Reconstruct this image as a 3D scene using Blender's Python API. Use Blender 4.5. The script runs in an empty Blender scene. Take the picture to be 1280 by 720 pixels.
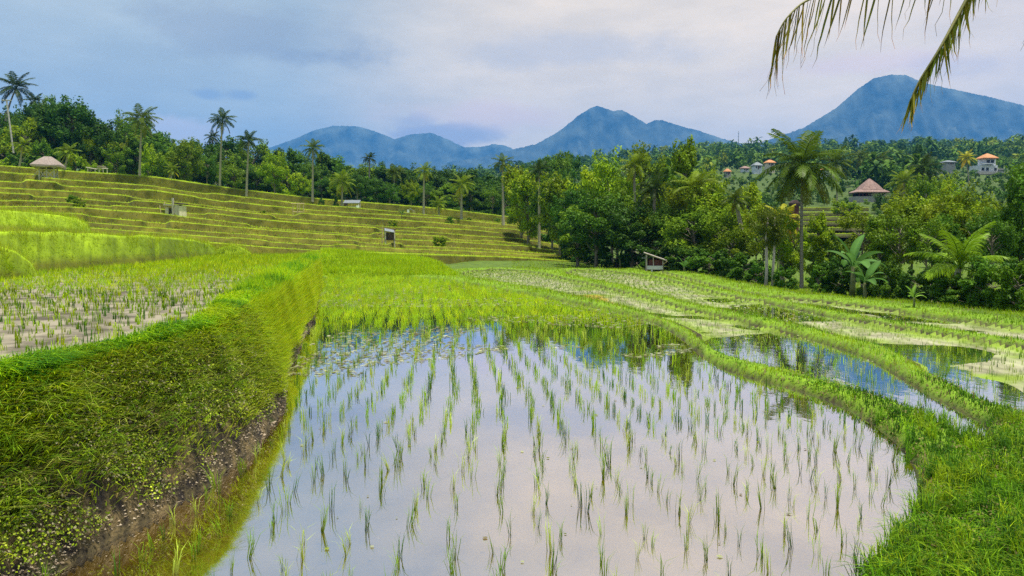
import bpy, math, random
import numpy as np
from mathutils import Vector, Matrix, Quaternion
random.seed(7)
RS = np.random.RandomState(11)
S = bpy.context.scene
COL = S.collection
R = math.radians
# ------------------------------------------------------------------ camera
H = 2.2                       # eye height above the water of the big paddy, metres
F = 950.0                     # focal length in pixels of a 1280 wide picture
PITCH = math.atan(62 / F)
cam = bpy.data.cameras.new("camera")
cam.sensor_width = 36; cam.lens = F / 1280 * 36
cam.clip_start = 0.05; cam.clip_end = 30000
co = bpy.data.objects.new("camera", cam); COL.objects.link(co)
co.location = (0, 0, H); co.rotation_euler = (math.pi / 2 - PITCH, 0, 0)
S.camera = co
S.render.resolution_x = 1024; S.render.resolution_y = 576
S.view_settings.view_transform = 'Standard'; S.view_settings.look = 'None'
S.view_settings.exposure = 0.65; S.view_settings.gamma = 1.0
S.render.engine = 'CYCLES'
S.cycles.use_denoising = False
S.cycles.max_bounces = 8; S.cycles.transparent_max_bounces = 8
S.cycles.diffuse_bounces = 3; S.cycles.glossy_bounces = 3; S.cycles.transmission_bounces = 4
S.cycles.volume_bounces = 0
# ------------------------------------------------------------------ sky and sun
SUN_DIR = Vector((0.20, -0.08, 1.0)).normalized()
sun_el = math.asin(SUN_DIR.z); sun_az = math.atan2(SUN_DIR.x, SUN_DIR.y)
W = bpy.data.worlds.new("World"); S.world = W; W.use_nodes = True
nt = W.node_tree; nt.nodes.clear()
N = nt.nodes.new; L = nt.links.new
out = N('ShaderNodeOutputWorld'); bg = N('ShaderNodeBackground'); L(bg.outputs[0], out.inputs[0])
sky = N('ShaderNodeTexSky'); sky.sky_type = 'NISHITA'; sky.sun_disc = False
sky.sun_elevation = sun_el; sky.sun_rotation = sun_az
bg.inputs[1].default_value = 0.1
tc = N('ShaderNodeTexCoord')
def wdir(px, py):
    u = (px - 640) / F; v = (360 - py) / F
    d = Vector((u, math.cos(PITCH) + math.sin(PITCH) * v, -math.sin(PITCH) + math.cos(PITCH) * v))
    return d.normalized()
def mixc(a, b, fac, name='MIX'):
    m = N('ShaderNodeMix'); m.data_type = 'RGBA'; m.blend_type = name
    for s, v in ((0, fac), (6, a), (7, b)):
        if isinstance(v, (int, float)): m.inputs[s].default_value = v
        elif isinstance(v, tuple): m.inputs[s].default_value = (*v, 1)
        else: L(v, m.inputs[s])
    return m.outputs[2]
def wnoise(scale, detail, rough=.55, stretch=(1, 1, 1), off=(0, 0, 0), src=None):
    mp = N('ShaderNodeMapping'); mp.inputs['Scale'].default_value = stretch; mp.inputs['Location'].default_value = off
    L(src or tc.outputs['Generated'], mp.inputs[0])
    n = N('ShaderNodeTexNoise'); n.inputs['Scale'].default_value = scale; n.inputs['Detail'].default_value = detail
    n.inputs['Roughness'].default_value = rough; L(mp.outputs[0], n.inputs['Vector'])
    return n
def wramp(src, lo, hi, a=0.0, b=1.0):
    m = N('ShaderNodeMapRange'); m.interpolation_type = 'SMOOTHSTEP'
    m.inputs['From Min'].default_value = lo; m.inputs['From Max'].default_value = hi
    m.inputs['To Min'].default_value = a; m.inputs['To Max'].default_value = b
    L(src, m.inputs[0]); return m.outputs[0]
def wmath(op, a, b):
    m = N('ShaderNodeMath'); m.operation = op
    for i, v in enumerate((a, b)):
        if isinstance(v, (int, float)): m.inputs[i].default_value = v
        else: L(v, m.inputs[i])
    return m.outputs[0]
# high thin overcast : a veil whose own brightness varies, thinner (bluer) towards the left of the view
vn = wnoise(2.2, 6, .55, (1, 1, 2.6))
veil = mixc((2.7, 3.15, 3.5), (3.3, 3.6, 3.8), wramp(vn.outputs[0], .35, .68))
def lobe(px, py, cos_lo, cos_hi):
    dp = N('ShaderNodeVectorMath'); dp.operation = 'DOT_PRODUCT'
    L(tc.outputs['Generated'], dp.inputs[0]); dp.inputs[1].default_value = wdir(px, py)
    return wramp(dp.outputs['Value'], cos_lo, cos_hi)
leftblue = lobe(-150, 90, .70, .995)
veil = mixc(veil, (4.7, 5.0, 4.4), wmath('MULTIPLY', leftblue, .85))
high = N('ShaderNodeSeparateXYZ'); L(tc.outputs['Generated'], high.inputs[0])
veil = mixc(veil, (4.6, 5.0, 5.2), wramp(high.outputs[2], .27, .5))
veil = mixc(veil, (8.7, 6.9, 5.0), wmath('MULTIPLY', lobe(1300, 90, .91, .995), .9))
warm = lobe(810, 165, .89, .999)
veil = mixc(veil, (9.7, 7.6, 4.9), wmath('MULTIPLY', warm, .9))
fn_ = wnoise(5, 9, .62, (1, 1, 3.2), (1, 5, 2)); veil = mixc(veil, (.86, .87, .89), wramp(fn_.outputs[0], .42, .66, 0, 1), 'MULTIPLY')
veil = mixc(veil, (1.08, 1.06, 1.05), wramp(fn_.outputs[0], .48, .34, 0, 1), 'MULTIPLY')
skyc = mixc(sky.outputs[0], veil, .86)
# separate clouds, each a soft patch whose outline is broken by noise
wn = wnoise(7, 6, .62, (1, 1, 1.8), (3, 1, 0))
def cloud(base, px, py, rx, ry, color, amount, soft=.9, ns=1.0):
    c = wdir(px, py); right = Vector((c.y, -c.x, 0)).normalized(); up = right.cross(c)
    sub = N('ShaderNodeVectorMath'); sub.operation = 'SUBTRACT'; L(tc.outputs['Generated'], sub.inputs[0]); sub.inputs[1].default_value = c
    q = []
    for ax, r in ((right, rx), (up, ry)):
        d = N('ShaderNodeVectorMath'); d.operation = 'DOT_PRODUCT'; L(sub.outputs[0], d.inputs[0]); d.inputs[1].default_value = ax / (r / F)
        q.append(d.outputs['Value'])
    cmb = N('ShaderNodeCombineXYZ'); L(q[0], cmb.inputs[0]); L(q[1], cmb.inputs[1])
    dd = N('ShaderNodeVectorMath'); dd.operation = 'DOT_PRODUCT'; L(sub.outputs[0], dd.inputs[0]); dd.inputs[1].default_value = c / .5
    L(dd.outputs['Value'], cmb.inputs[2])
    ln = N('ShaderNodeVectorMath'); ln.operation = 'LENGTH'; L(cmb.outputs[0], ln.inputs[0])
    k = wmath('ADD', ln.outputs['Value'], wmath('MULTIPLY', wmath('SUBTRACT', wn.outputs[0], .5), 2.6 * ns))
    f = wramp(k, 1.0, 1.0 - soft)
    return mixc(base, color, wmath('MULTIPLY', f, amount))
skyc = cloud(skyc, 325, 50, 165, 46, (2.9, 3.05, 3.2), .6, .8)
skyc = cloud(skyc, 395, 70, 80, 16, (2.5, 2.7, 3.1), .6, .8)
skyc = cloud(skyc, 258, 118, 22, 9, (2.5, 3.1, 4.1), .7, .7)
skyc = cloud(skyc, 305, 119, 26, 9, (2.5, 3.1, 4.1), .7, .7)
skyc = cloud(skyc, 230, 165, 75, 24, (6.4, 5.7, 5.6), .7, .7)
skyc = cloud(skyc, 560, 168, 75, 20, (3.6, 3.5, 4.1), .85, .5, .8)
skyc = cloud(skyc, 520, 152, 40, 14, (4.0, 3.8, 4.2), .7, .7)
skyc = cloud(skyc, 700, 60, 200, 26, (3.6, 3.8, 4.4), .4, .9)
skyc = cloud(skyc, 620, 145, 150, 24, (7.6, 5.6, 4.9), .6, .9)
skyc = cloud(skyc, 1090, 80, 170, 16, (7.8, 5.9, 5.3), .6, .9)
skyc = cloud(skyc, 1230, 78, 90, 22, (5.0, 4.5, 4.8), .5, .9)
L(skyc, bg.inputs[0])
sl = bpy.data.lights.new("sun", 'SUN'); sl.energy = 5.0; sl.angle = R(4); sl.color = (1.0, .94, .82)
so = bpy.data.objects.new("sun", sl); COL.objects.link(so)
so.rotation_euler = SUN_DIR.to_track_quat('Z', 'Y').to_euler()

# ------------------------------------------------------------------ pixel <-> place helpers (the photograph's 1280x720 frame)
CP, SP = math.cos(PITCH), math.sin(PITCH)
def ray(px, py):
    u = (px - 640) / F; v = (360 - py) / F
    return u, CP + SP * v, -SP + CP * v
def ground_at(px, py, z=0.0):
    a, b, c = ray(px, py); t = (z - H) / c
    return (a * t, b * t)
def at(px, py, Y):
    a, b, c = ray(px, py); t = Y / b
    return Vector((a * t, Y, H + c * t))
def X_at(px, Y):              # x of a column of the picture at depth Y near the horizon
    return (px - 640) / F * Y
def PX(x, Y):
    return 640 + F * x / np.maximum(Y, .01)
def size_at(npx, Y): return npx * Y / F

# ------------------------------------------------------------------ noise
def vnoise(x, y, seed=0, octs=4, gain=.5):
    x = np.asarray(x, float); y = np.asarray(y, float)
    tot = np.zeros(np.broadcast(x, y).shape); amp = 1; norm = 0
    def h(i, j, s):
        n = np.sin(i * 127.1 + j * 311.7 + s * 74.7) * 43758.5453
        return n - np.floor(n)
    for o in range(octs):
        xi = np.floor(x); yi = np.floor(y); fx = x - xi; fy = y - yi
        fx = fx * fx * (3 - 2 * fx); fy = fy * fy * (3 - 2 * fy); s = seed + o * 13
        v = (h(xi, yi, s) * (1 - fx) + h(xi + 1, yi, s) * fx) * (1 - fy) + (h(xi, yi + 1, s) * (1 - fx) + h(xi + 1, yi + 1, s) * fx) * fy
        tot += v * amp; norm += amp; amp *= gain; x = x * 2.03 + 17.3; y = y * 2.03 + 9.1
    return tot / norm
def sstep(a, b, x):
    t = np.clip((x - a) / (b - a), 0, 1); return t * t * (3 - 2 * t)

# ------------------------------------------------------------------ mesh / object helpers
def mesh_np(name, V, T, C=None, mats=(), smooth=False, mi=None):
    """V (n,3) verts, T (m,3|4) faces, C (n,3) point colours"""
    me = bpy.data.meshes.new(name)
    V = np.asarray(V, np.float32); T = np.asarray(T, np.int32); k = T.shape[1]
    me.vertices.add(len(V)); me.vertices.foreach_set('co', V.ravel())
    me.loops.add(T.size); me.loops.foreach_set('vertex_index', T.ravel())
    me.polygons.add(len(T)); me.polygons.foreach_set('loop_start', np.arange(0, T.size, k, dtype=np.int32))
    if C is not None:
        a = me.color_attributes.new('tint', 'FLOAT_COLOR', 'POINT')
        C4 = np.ones((len(V), 4), np.float32); C4[:, :3] = C; a.data.foreach_set('color', C4.ravel())
    for m in mats: me.materials.append(m)
    if mi is not None: me.polygons.foreach_set('material_index', np.asarray(mi, np.int32))
    me.polygons.foreach_set('use_smooth', np.full(len(T), smooth))
    me.update(calc_edges=True)
    return me
def link(name, data, parent=None, label=None, cat=None, group=None, kind=None, loc=None, rz=None, scale=None):
    o = bpy.data.objects.new(name, data); COL.objects.link(o)
    if parent: o.parent = parent
    if label: o['label'] = label
    if cat: o['category'] = cat
    if group: o['group'] = group
    if kind: o['kind'] = kind
    if loc is not None: o.location = loc
    if rz is not None: o.rotation_euler = (0, 0, rz)
    if scale is not None: o.scale = scale if hasattr(scale, '__len__') else (scale,) * 3
    return o
class MB:
    """collects simple solids into one mesh"""
    def __init__(s): s.v = []; s.f = []
    def add(s, vs, fs):
        b = len(s.v); s.v += [tuple(v) for v in vs]; s.f += [tuple(i + b for i in f) for f in fs]; return s
    def box(s, c, d, rz=0, rx=0, ry=0):
        M = Matrix.Translation(c) @ Matrix.Rotation(rz, 4, 'Z') @ Matrix.Rotation(ry, 4, 'Y') @ Matrix.Rotation(rx, 4, 'X')
        vs = [M @ Vector((x * d[0] / 2, y * d[1] / 2, z * d[2] / 2)) for x in (-1, 1) for y in (-1, 1) for z in (-1, 1)]
        return s.add(vs, [(0, 1, 3, 2), (4, 6, 7, 5), (0, 4, 5, 1), (2, 3, 7, 6), (0, 2, 6, 4), (1, 5, 7, 3)])
    def tube(s, pts, rad, n=6, cap=True):
        pts = [Vector(p) for p in pts]
        if not hasattr(rad, '__len__'): rad = [rad] * len(pts)
        vs = []; fs = []
        for i, p in enumerate(pts):
            d = (pts[min(i + 1, len(pts) - 1)] - pts[max(i - 1, 0)]).normalized()
            a = d.orthogonal().normalized() if abs(d.z) < .95 else Vector((1, 0, 0)); a = (a - d * a.dot(d)).normalized(); b = d.cross(a)
            if i == 0: ref = a
            else: a = (ref - d * ref.dot(d)).normalized(); b = d.cross(a); ref = a
            for k in range(n):
                t = k * 2 * math.pi / n; vs.append(p + (a * math.cos(t) + b * math.sin(t)) * rad[i])
        for i in range(len(pts) - 1):
            for k in range(n): fs.append((i * n + k, i * n + (k + 1) % n, (i + 1) * n + (k + 1) % n, (i + 1) * n + k))
        if cap: fs.append(tuple(range(n))[::-1]); fs.append(tuple((len(pts) - 1) * n + k for k in range(n)))
        return s.add(vs, fs)
    def mesh(s, name, mat, smooth=False):
        me = bpy.data.meshes.new(name); me.from_pydata(s.v, [], s.f); me.materials.append(mat); me.update()
        if smooth:
            for p in me.polygons: p.use_smooth = True
        return me
    def build(s, name, mat, parent=None, smooth=False, **k): return link(name, s.mesh(name, mat, smooth), parent, **k)
def hexc(h):
    c = [int(h[i:i + 2], 16) / 255 for i in (0, 2, 4)]
    return tuple(x / 12.92 if x <= .04045 else ((x + .055) / 1.055) ** 2.4 for x in c)

# ------------------------------------------------------------------ materials
def new_mat(name):
    m = bpy.data.materials.new(name); m.use_nodes = True; m.node_tree.nodes.clear(); return m
def leafy(name, translucent=.35, var=.25, scale=1.5, rough=.55, tint=(1, 1, 1), objvar=.0):
    """leaf and grass stuff : colour from the 'tint' attribute, varied by noise"""
    m = new_mat(name); t = m.node_tree; n = t.nodes.new; l = t.links.new
    at_ = n('ShaderNodeAttribute'); at_.attribute_name = 'tint'
    geo = n('ShaderNodeNewGeometry'); nz = n('ShaderNodeTexNoise'); nz.inputs['Scale'].default_value = scale; nz.inputs['Detail'].default_value = 3
    l(geo.outputs['Position'], nz.inputs['Vector'])
    mr = n('ShaderNodeMapRange'); mr.inputs[1].default_value = .3; mr.inputs[2].default_value = .7; mr.inputs[3].default_value = 1 - var; mr.inputs[4].default_value = 1 + var
    l(nz.outputs[0], mr.inputs[0])
    vm = n('ShaderNodeVectorMath'); vm.operation = 'SCALE'; l(at_.outputs['Color'], vm.inputs[0]); l(mr.outputs[0], vm.inputs['Scale'])
    v2 = n('ShaderNodeVectorMath'); v2.operation = 'MULTIPLY'; v2.inputs[1].default_value = tint; l(vm.outputs[0], v2.inputs[0])
    src = v2.outputs[0]
    if objvar:
        oi = n('ShaderNodeObjectInfo'); v3 = n('ShaderNodeVectorMath'); v3.operation = 'MULTIPLY'
        l(src, v3.inputs[0]); l(oi.outputs['Color'], v3.inputs[1]); src = v3.outputs[0]
    p = n('ShaderNodeBsdfPrincipled'); p.inputs['Roughness'].default_value = rough; p.inputs['Specular IOR Level'].default_value = .08
    l(src, p.inputs['Base Color'])
    tr = n('ShaderNodeBsdfTranslucent'); l(src, tr.inputs[0])
    mx = n('ShaderNodeMixShader'); mx.inputs[0].default_value = translucent; l(p.outputs[0], mx.inputs[1]); l(tr.outputs[0], mx.inputs[2])
    o = n('ShaderNodeOutputMaterial'); l(mx.outputs[0], o.inputs[0]); return m
def noisy(name, c1, c2, scale=6, detail=6, rough=.8, bump=.3, stretch=(1, 1, 1), c3=None, lo=.35, hi=.65, attr=False, coord='Object'):
    """two or three colours mixed by noise, fine relief ; attr : multiply by the 'tint' attribute"""
    m = new_mat(name); t = m.node_tree; n = t.nodes.new; l = t.links.new
    if coord == 'Object':
        tcn = n('ShaderNodeTexCoord'); src = tcn.outputs['Object']
    else:
        g = n('ShaderNodeNewGeometry'); src = g.outputs['Position']
    mp = n('ShaderNodeMapping'); mp.inputs['Scale'].default_value = stretch; l(src, mp.inputs[0])
    nz = n('ShaderNodeTexNoise'); nz.inputs['Scale'].default_value = scale; nz.inputs['Detail'].default_value = detail; nz.inputs['Roughness'].default_value = .6
    l(mp.outputs[0], nz.inputs['Vector'])
    cr = n('ShaderNodeValToRGB'); e = cr.color_ramp.elements
    e[0].position = lo; e[0].color = (*c1, 1); e[1].position = hi; e[1].color = (*c2, 1)
    if c3: x = e.new((lo + hi) / 2); x.color = (*c3, 1)
    l(nz.outputs[0], cr.inputs[0]); cc = cr.outputs[0]
    if attr:
        a = n('ShaderNodeAttribute'); a.attribute_name = 'tint'
        v = n('ShaderNodeVectorMath'); v.operation = 'MULTIPLY'; l(cc, v.inputs[0]); l(a.outputs['Color'], v.inputs[1]); cc = v.outputs[0]
    p = n('ShaderNodeBsdfPrincipled'); p.inputs['Roughness'].default_value = rough; p.inputs['Specular IOR Level'].default_value = .3
    l(cc, p.inputs['Base Color'])
    if bump:
        n2 = n('ShaderNodeTexNoise'); n2.inputs['Scale'].default_value = scale * 4; n2.inputs['Detail'].default_value = 5; l(mp.outputs[0], n2.inputs['Vector'])
        bp = n('ShaderNodeBump'); bp.inputs['Strength'].default_value = bump; bp.inputs['Distance'].default_value = .05
        l(n2.outputs[0], bp.inputs['Height']); l(bp.outputs[0], p.inputs['Normal'])
    o = n('ShaderNodeOutputMaterial'); l(p.outputs[0], o.inputs[0]); return m
M_blade = leafy('grass_blades', .4, .22, .9)
M_rice = leafy('rice_blades', .4, .18, .5)
M_leaf = leafy('tree_leaves', .3, .18, .8, .45, objvar=1)
M_frond = leafy('palm_leaves', .3, .15, 1.2, .4, objvar=1)
M_weed = leafy('weed_leaves', .25, .3, 2.5)
M_ground = noisy('ground_cover', (.75, .75, .7), (1.25, 1.25, 1.2), 1.3, 8, .9, .5, attr=True, coord='P')
M_mud = noisy('paddy_mud', (.16, .11, .008), (.36, .26, .02), 2.4, 8, .7, .3, (1, .5, 1), coord='P', attr=True)
M_soil = noisy('bank_soil', (.014, .010, .007), (.14, .10, .042), 5.5, 10, .95, 1.0, c3=(.060, .046, .018), lo=.38, hi=.62, coord='P')
M_drymud = noisy('field_mud', (.07, .06, .037), (.25, .22, .155), 2.2, 9, .85, .8, coord='P', lo=.38, hi=.6)
M_bark = noisy('bark', (.10, .08, .06), (.26, .23, .18), 3, 6, .9, .5, (1, 1, .3))
M_palmbark = noisy('palm_bark', (.20, .17, .13), (.38, .34, .28), 2.5, 5, .9, .4, (.5, .5, 6))
M_bamboo = noisy('bamboo', (.30, .22, .10), (.50, .40, .22), 4, 4, .6, .2)
M_palewood = noisy('pale_wood', (.34, .29, .26), (.55, .49, .44), 5, 5, .8, .2, (4, 4, 1))
M_darkwood = noisy('dark_wood', (.03, .02, .018), (.08, .05, .045), 5, 5, .8, .2, (4, 4, 1))
M_redwood = noisy('red_wood', (.07, .022, .02), (.14, .05, .045), 5, 5, .8, .2, (4, 4, 1))
M_thatch = noisy('thatch', (.17, .13, .11), (.38, .32, .28), 6, 7, .95, .8, (1, 1, 5))
M_sheet = noisy('roof_sheet', (.10, .12, .13), (.22, .25, .27), 3, 4, .5, .2, (8, 1, 1))
M_white = noisy('white_paint', (.52, .54, .58), (.76, .78, .80), 1.2, 5, .7, .1)
M_cream = noisy('cream_wall', (.52, .44, .32), (.68, .60, .46), 1.2, 5, .8, .1)
M_tile = noisy('orange_tiles', (.38, .15, .055), (.62, .30, .13), 3, 5, .8, .4)
M_brtile = noisy('brown_tiles', (.18, .11, .09), (.32, .215, .185), 3, 5, .8, .4)
M_glass = noisy('dark_opening', (.02, .022, .025), (.05, .05, .055), 2, 2, .3, 0)
M_nut = noisy('coconut_husk', (.16, .07, .02), (.30, .15, .05), 4, 4, .6, .2)
M_concrete = noisy('concrete', (.28, .27, .25), (.44, .42, .40), 3, 6, .9, .3)

# ------------------------------------------------------------------ shoreline curves, read as places on the ground
def smooth_closed(pts, it=2):
    p = np.array(pts, float)
    for _ in range(it):
        q = np.roll(p, -1, 0); p = np.stack([p * .75 + q * .25, p * .25 + q * .75], 1).reshape(-1, 2)
    return p
BASE_PX = [(60,720),(150,670),(250,610),(320,560),(352,510),(360,460),(375,430),(390,400),(397,370),(400,345)]
TOP_PX = [(0,486),(100,458),(200,432),(250,417),(300,394),(370,349),(400,326)]
base_w = np.array([ground_at(a, b, 0) for a, b in BASE_PX]); top_w = np.array([ground_at(a, b, 1.2) for a, b in TOP_PX])
base_w = np.vstack([[(-3.25, 1.0), (-3.2, 3.5)], base_w]); top_w = np.vstack([[(-4.3, .5), (-3.95, 3.5)], top_w])
def xb(Y):
    return np.interp(Y, base_w[:, 1], base_w[:, 0]) + .10 * (vnoise(Y * 1.3, 0 * Y, 5, 3) - .5) * np.clip(Y / 6, .3, 3)
def xt(Y):
    y0 = np.array(Y, float)
    far = top_w[-1]; x = np.interp(y0, top_w[:, 1], top_w[:, 0])
    x = np.where(y0 > far[1], far[0] - (y0 - far[1]) * .245, x)
    return x + .22 * (vnoise(y0 * .9, 0 * y0 + 4, 9, 3) - .5)
main_px = [(550,349),(600,358),(680,372),(760,388),(820,403),(855,425),(880,450),(920,468),(1000,488),(1060,510),(1105,540),(1135,570),(1148,600),(1145,640),(1120,680),(1085,712),(1065,740),(1040,800),(990,900)]
M_poly = [tuple(v) for v in base_w[::-1]]                     # far to near along the bank
for i, v in enumerate(M_poly): M_poly[i] = (float(xb(np.array(v[1]))) if v[1] > 3 else v[0], v[1])
M_poly = M_poly + [(-2.4, .6), (-.5, .3), (.6, .8)] + [ground_at(a, b, 0) for a, b in main_px[::-1]] + [ground_at(480, 346, 0)]
P2_px = [(572,346),(640,357),(700,368),(790,388),(831,403),(866,417),(885,435),(909,450),(944,460),(999,472),(1030,484),(1077,495),(1112,507),(1151,523),(1182,538),(1210,556),(1230,556),(1241,547),(1232,532),(1210,519),(1170,499),(1124,472),(1085,448),(1053,437),(1014,425),(936,405),(858,388),(819,376),(780,366),(740,357),(705,349),(670,341),(620,337),(585,340)]
P3_px = [(706,344),(740,351),(780,359),(858,381),(936,397),(1014,413),(1061,429),(1100,435),(1132,450),(1163,472),(1210,495),(1241,511),(1300,535),(1400,572),(1480,560),(1500,500),(1400,462),(1280,437),(1229,429),(1171,420),(1092,406),(1030,395),(975,382),(909,371),(870,361),(842,352),(800,344),(750,339),(715,338)]
P4_px = [(800,339),(835,346),(862,356),(909,366),(975,377),(1030,390),(1092,401),(1171,414),(1229,423),(1280,431),(1400,454),(1460,450),(1440,432),(1280,414),(1171,398),(1092,386),(1014,377),(950,371),(905,361),(870,352),(840,343),(815,338)]
POOLS = []
for nm, poly, z in (('main', M_poly, 0.0), ('second', [ground_at(a, b, -.05) for a, b in P2_px], -.05),
                    ('third', [ground_at(a, b, -.09) for a, b in P3_px], -.09), ('fourth', [ground_at(a, b, -.12) for a, b in P4_px], -.12)):
    POOLS.append((nm, smooth_closed(poly, 2), z))
LIFT_px = [(398,343),(450,345),(520,346),(562,344),(576,336),(572,326),(500,320.5),(396,319)]
LIFT = smooth_closed([ground_at(a, b, .85) for a, b in LIFT_px], 1)
def inside(poly, X, Y):
    r = np.zeros(X.shape, bool); n = len(poly)
    for i in range(n):
        x1, y1 = poly[i]; x2, y2 = poly[(i + 1) % n]
        if y1 == y2: continue
        c = (y1 > Y) != (y2 > Y)
        r ^= c & (X < (x2 - x1) * (Y - y1) / (y2 - y1) + x1)
    return r
def pdist(poly, X, Y):
    d = np.full(X.shape, 1e9); n = len(poly)
    for i in range(n):
        x1, y1 = poly[i]; x2, y2 = poly[(i + 1) % n]; dx, dy = x2 - x1, y2 - y1
        t = np.clip(((X - x1) * dx + (Y - y1) * dy) / (dx * dx + dy * dy + 1e-9), 0, 1)
        d = np.minimum(d, (X - x1 - t * dx) ** 2 + (Y - y1 - t * dy) ** 2)
    return np.sqrt(d)
# ------------------------------------------------------------------ terraces : lowest and highest lip as picture lines with depths
BOT = np.array([(-300,292,38),(0,290,42),(100,291,43),(270,303,47),(340,309,49),(400,313,51),(560,318,60),(640,321,68),(730,327,76),(760,329,78)], float)
TOPL = np.array([(-300,194,106),(0,206,110),(100,214,112),(150,217,113),(200,221,113),(240,227,114),(300,236,114),(400,248,115),(450,252,116),(550,260,118),(640,271,120),(700,284,122),(730,290,122),(760,296,123)], float)
NLEV = 11
def lip_fy(f, px):            # f in 0..1 -> picture line and depth
    ya = np.interp(px, BOT[:, 0], BOT[:, 1]); Ya = np.interp(px, BOT[:, 0], BOT[:, 2])
    yb_ = np.interp(px, TOPL[:, 0], TOPL[:, 1]); Yb = np.interp(px, TOPL[:, 0], TOPL[:, 2])
    return ya + (yb_ - ya) * f, Ya + (Yb - Ya) * f
def z_from(px, py, Y):
    v = (360 - py) / F; b = CP + SP * v; c = -SP + CP * v
    return H + c * Y / b
# wide terrain table z(px, depth)
TD = np.array([0, 20, 45, 60, 80, 115, 170, 320, 800, 1500, 3000, 7500.])
TC = np.array([-400, 0, 400, 560, 640, 740, 900, 1280, 1700.])
TZ = np.array([[.9, .9, .9, 3, 6, 12.5, 17, 32, 92, 60, 30, 20],
               [.9, .9, .9, 2.5, 5, 12, 16, 30, 88, 60, 30, 20],
               [.9, .9, .9, 2, 4, 8, 9, 18, 66, 50, 30, 20],
               [.1, .1, .2, .2, 2, 6.5, 7, 13, 64, 50, 30, 20],
               [.05, .0, .0, .0, .5, 4.8, 5, 10, 74, 50, 30, 20],
               [.05, .0, -.3, -.3, -.2, 1, 4, 14, 84, 50, 30, 20],
               [.05, .0, -.7, -1.2, 0, 4.5, 10, 27, 93, 50, 30, 20],
               [.05, .0, -.9, -1.2, 0, 5, 11, 29, 98, 50, 30, 20],
               [.05, .0, -.9, -1.2, 0, 5, 11, 29, 98, 50, 30, 20]])
def terrain(px, D):
    px = np.clip(px, TC[0], TC[-1]); D = np.clip(D, 0, 7500)
    i = np.clip(np.searchsorted(TC, px) - 1, 0, len(TC) - 2); a = (px - TC[i]) / (TC[i + 1] - TC[i])
    out = np.zeros(np.broadcast(px, D).shape)
    prof = np.stack([np.interp(D.ravel() if hasattr(D, 'ravel') else D, TD, TZ[k]).reshape(np.shape(D)) for k in range(len(TC))])
    lo = np.take_along_axis(prof, i[None], 0)[0]; hi = np.take_along_axis(prof, (i + 1)[None], 0)[0]
    a = a * a * (3 - 2 * a) * .5 + a * .5
    return lo * (1 - a) + hi * a
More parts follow.
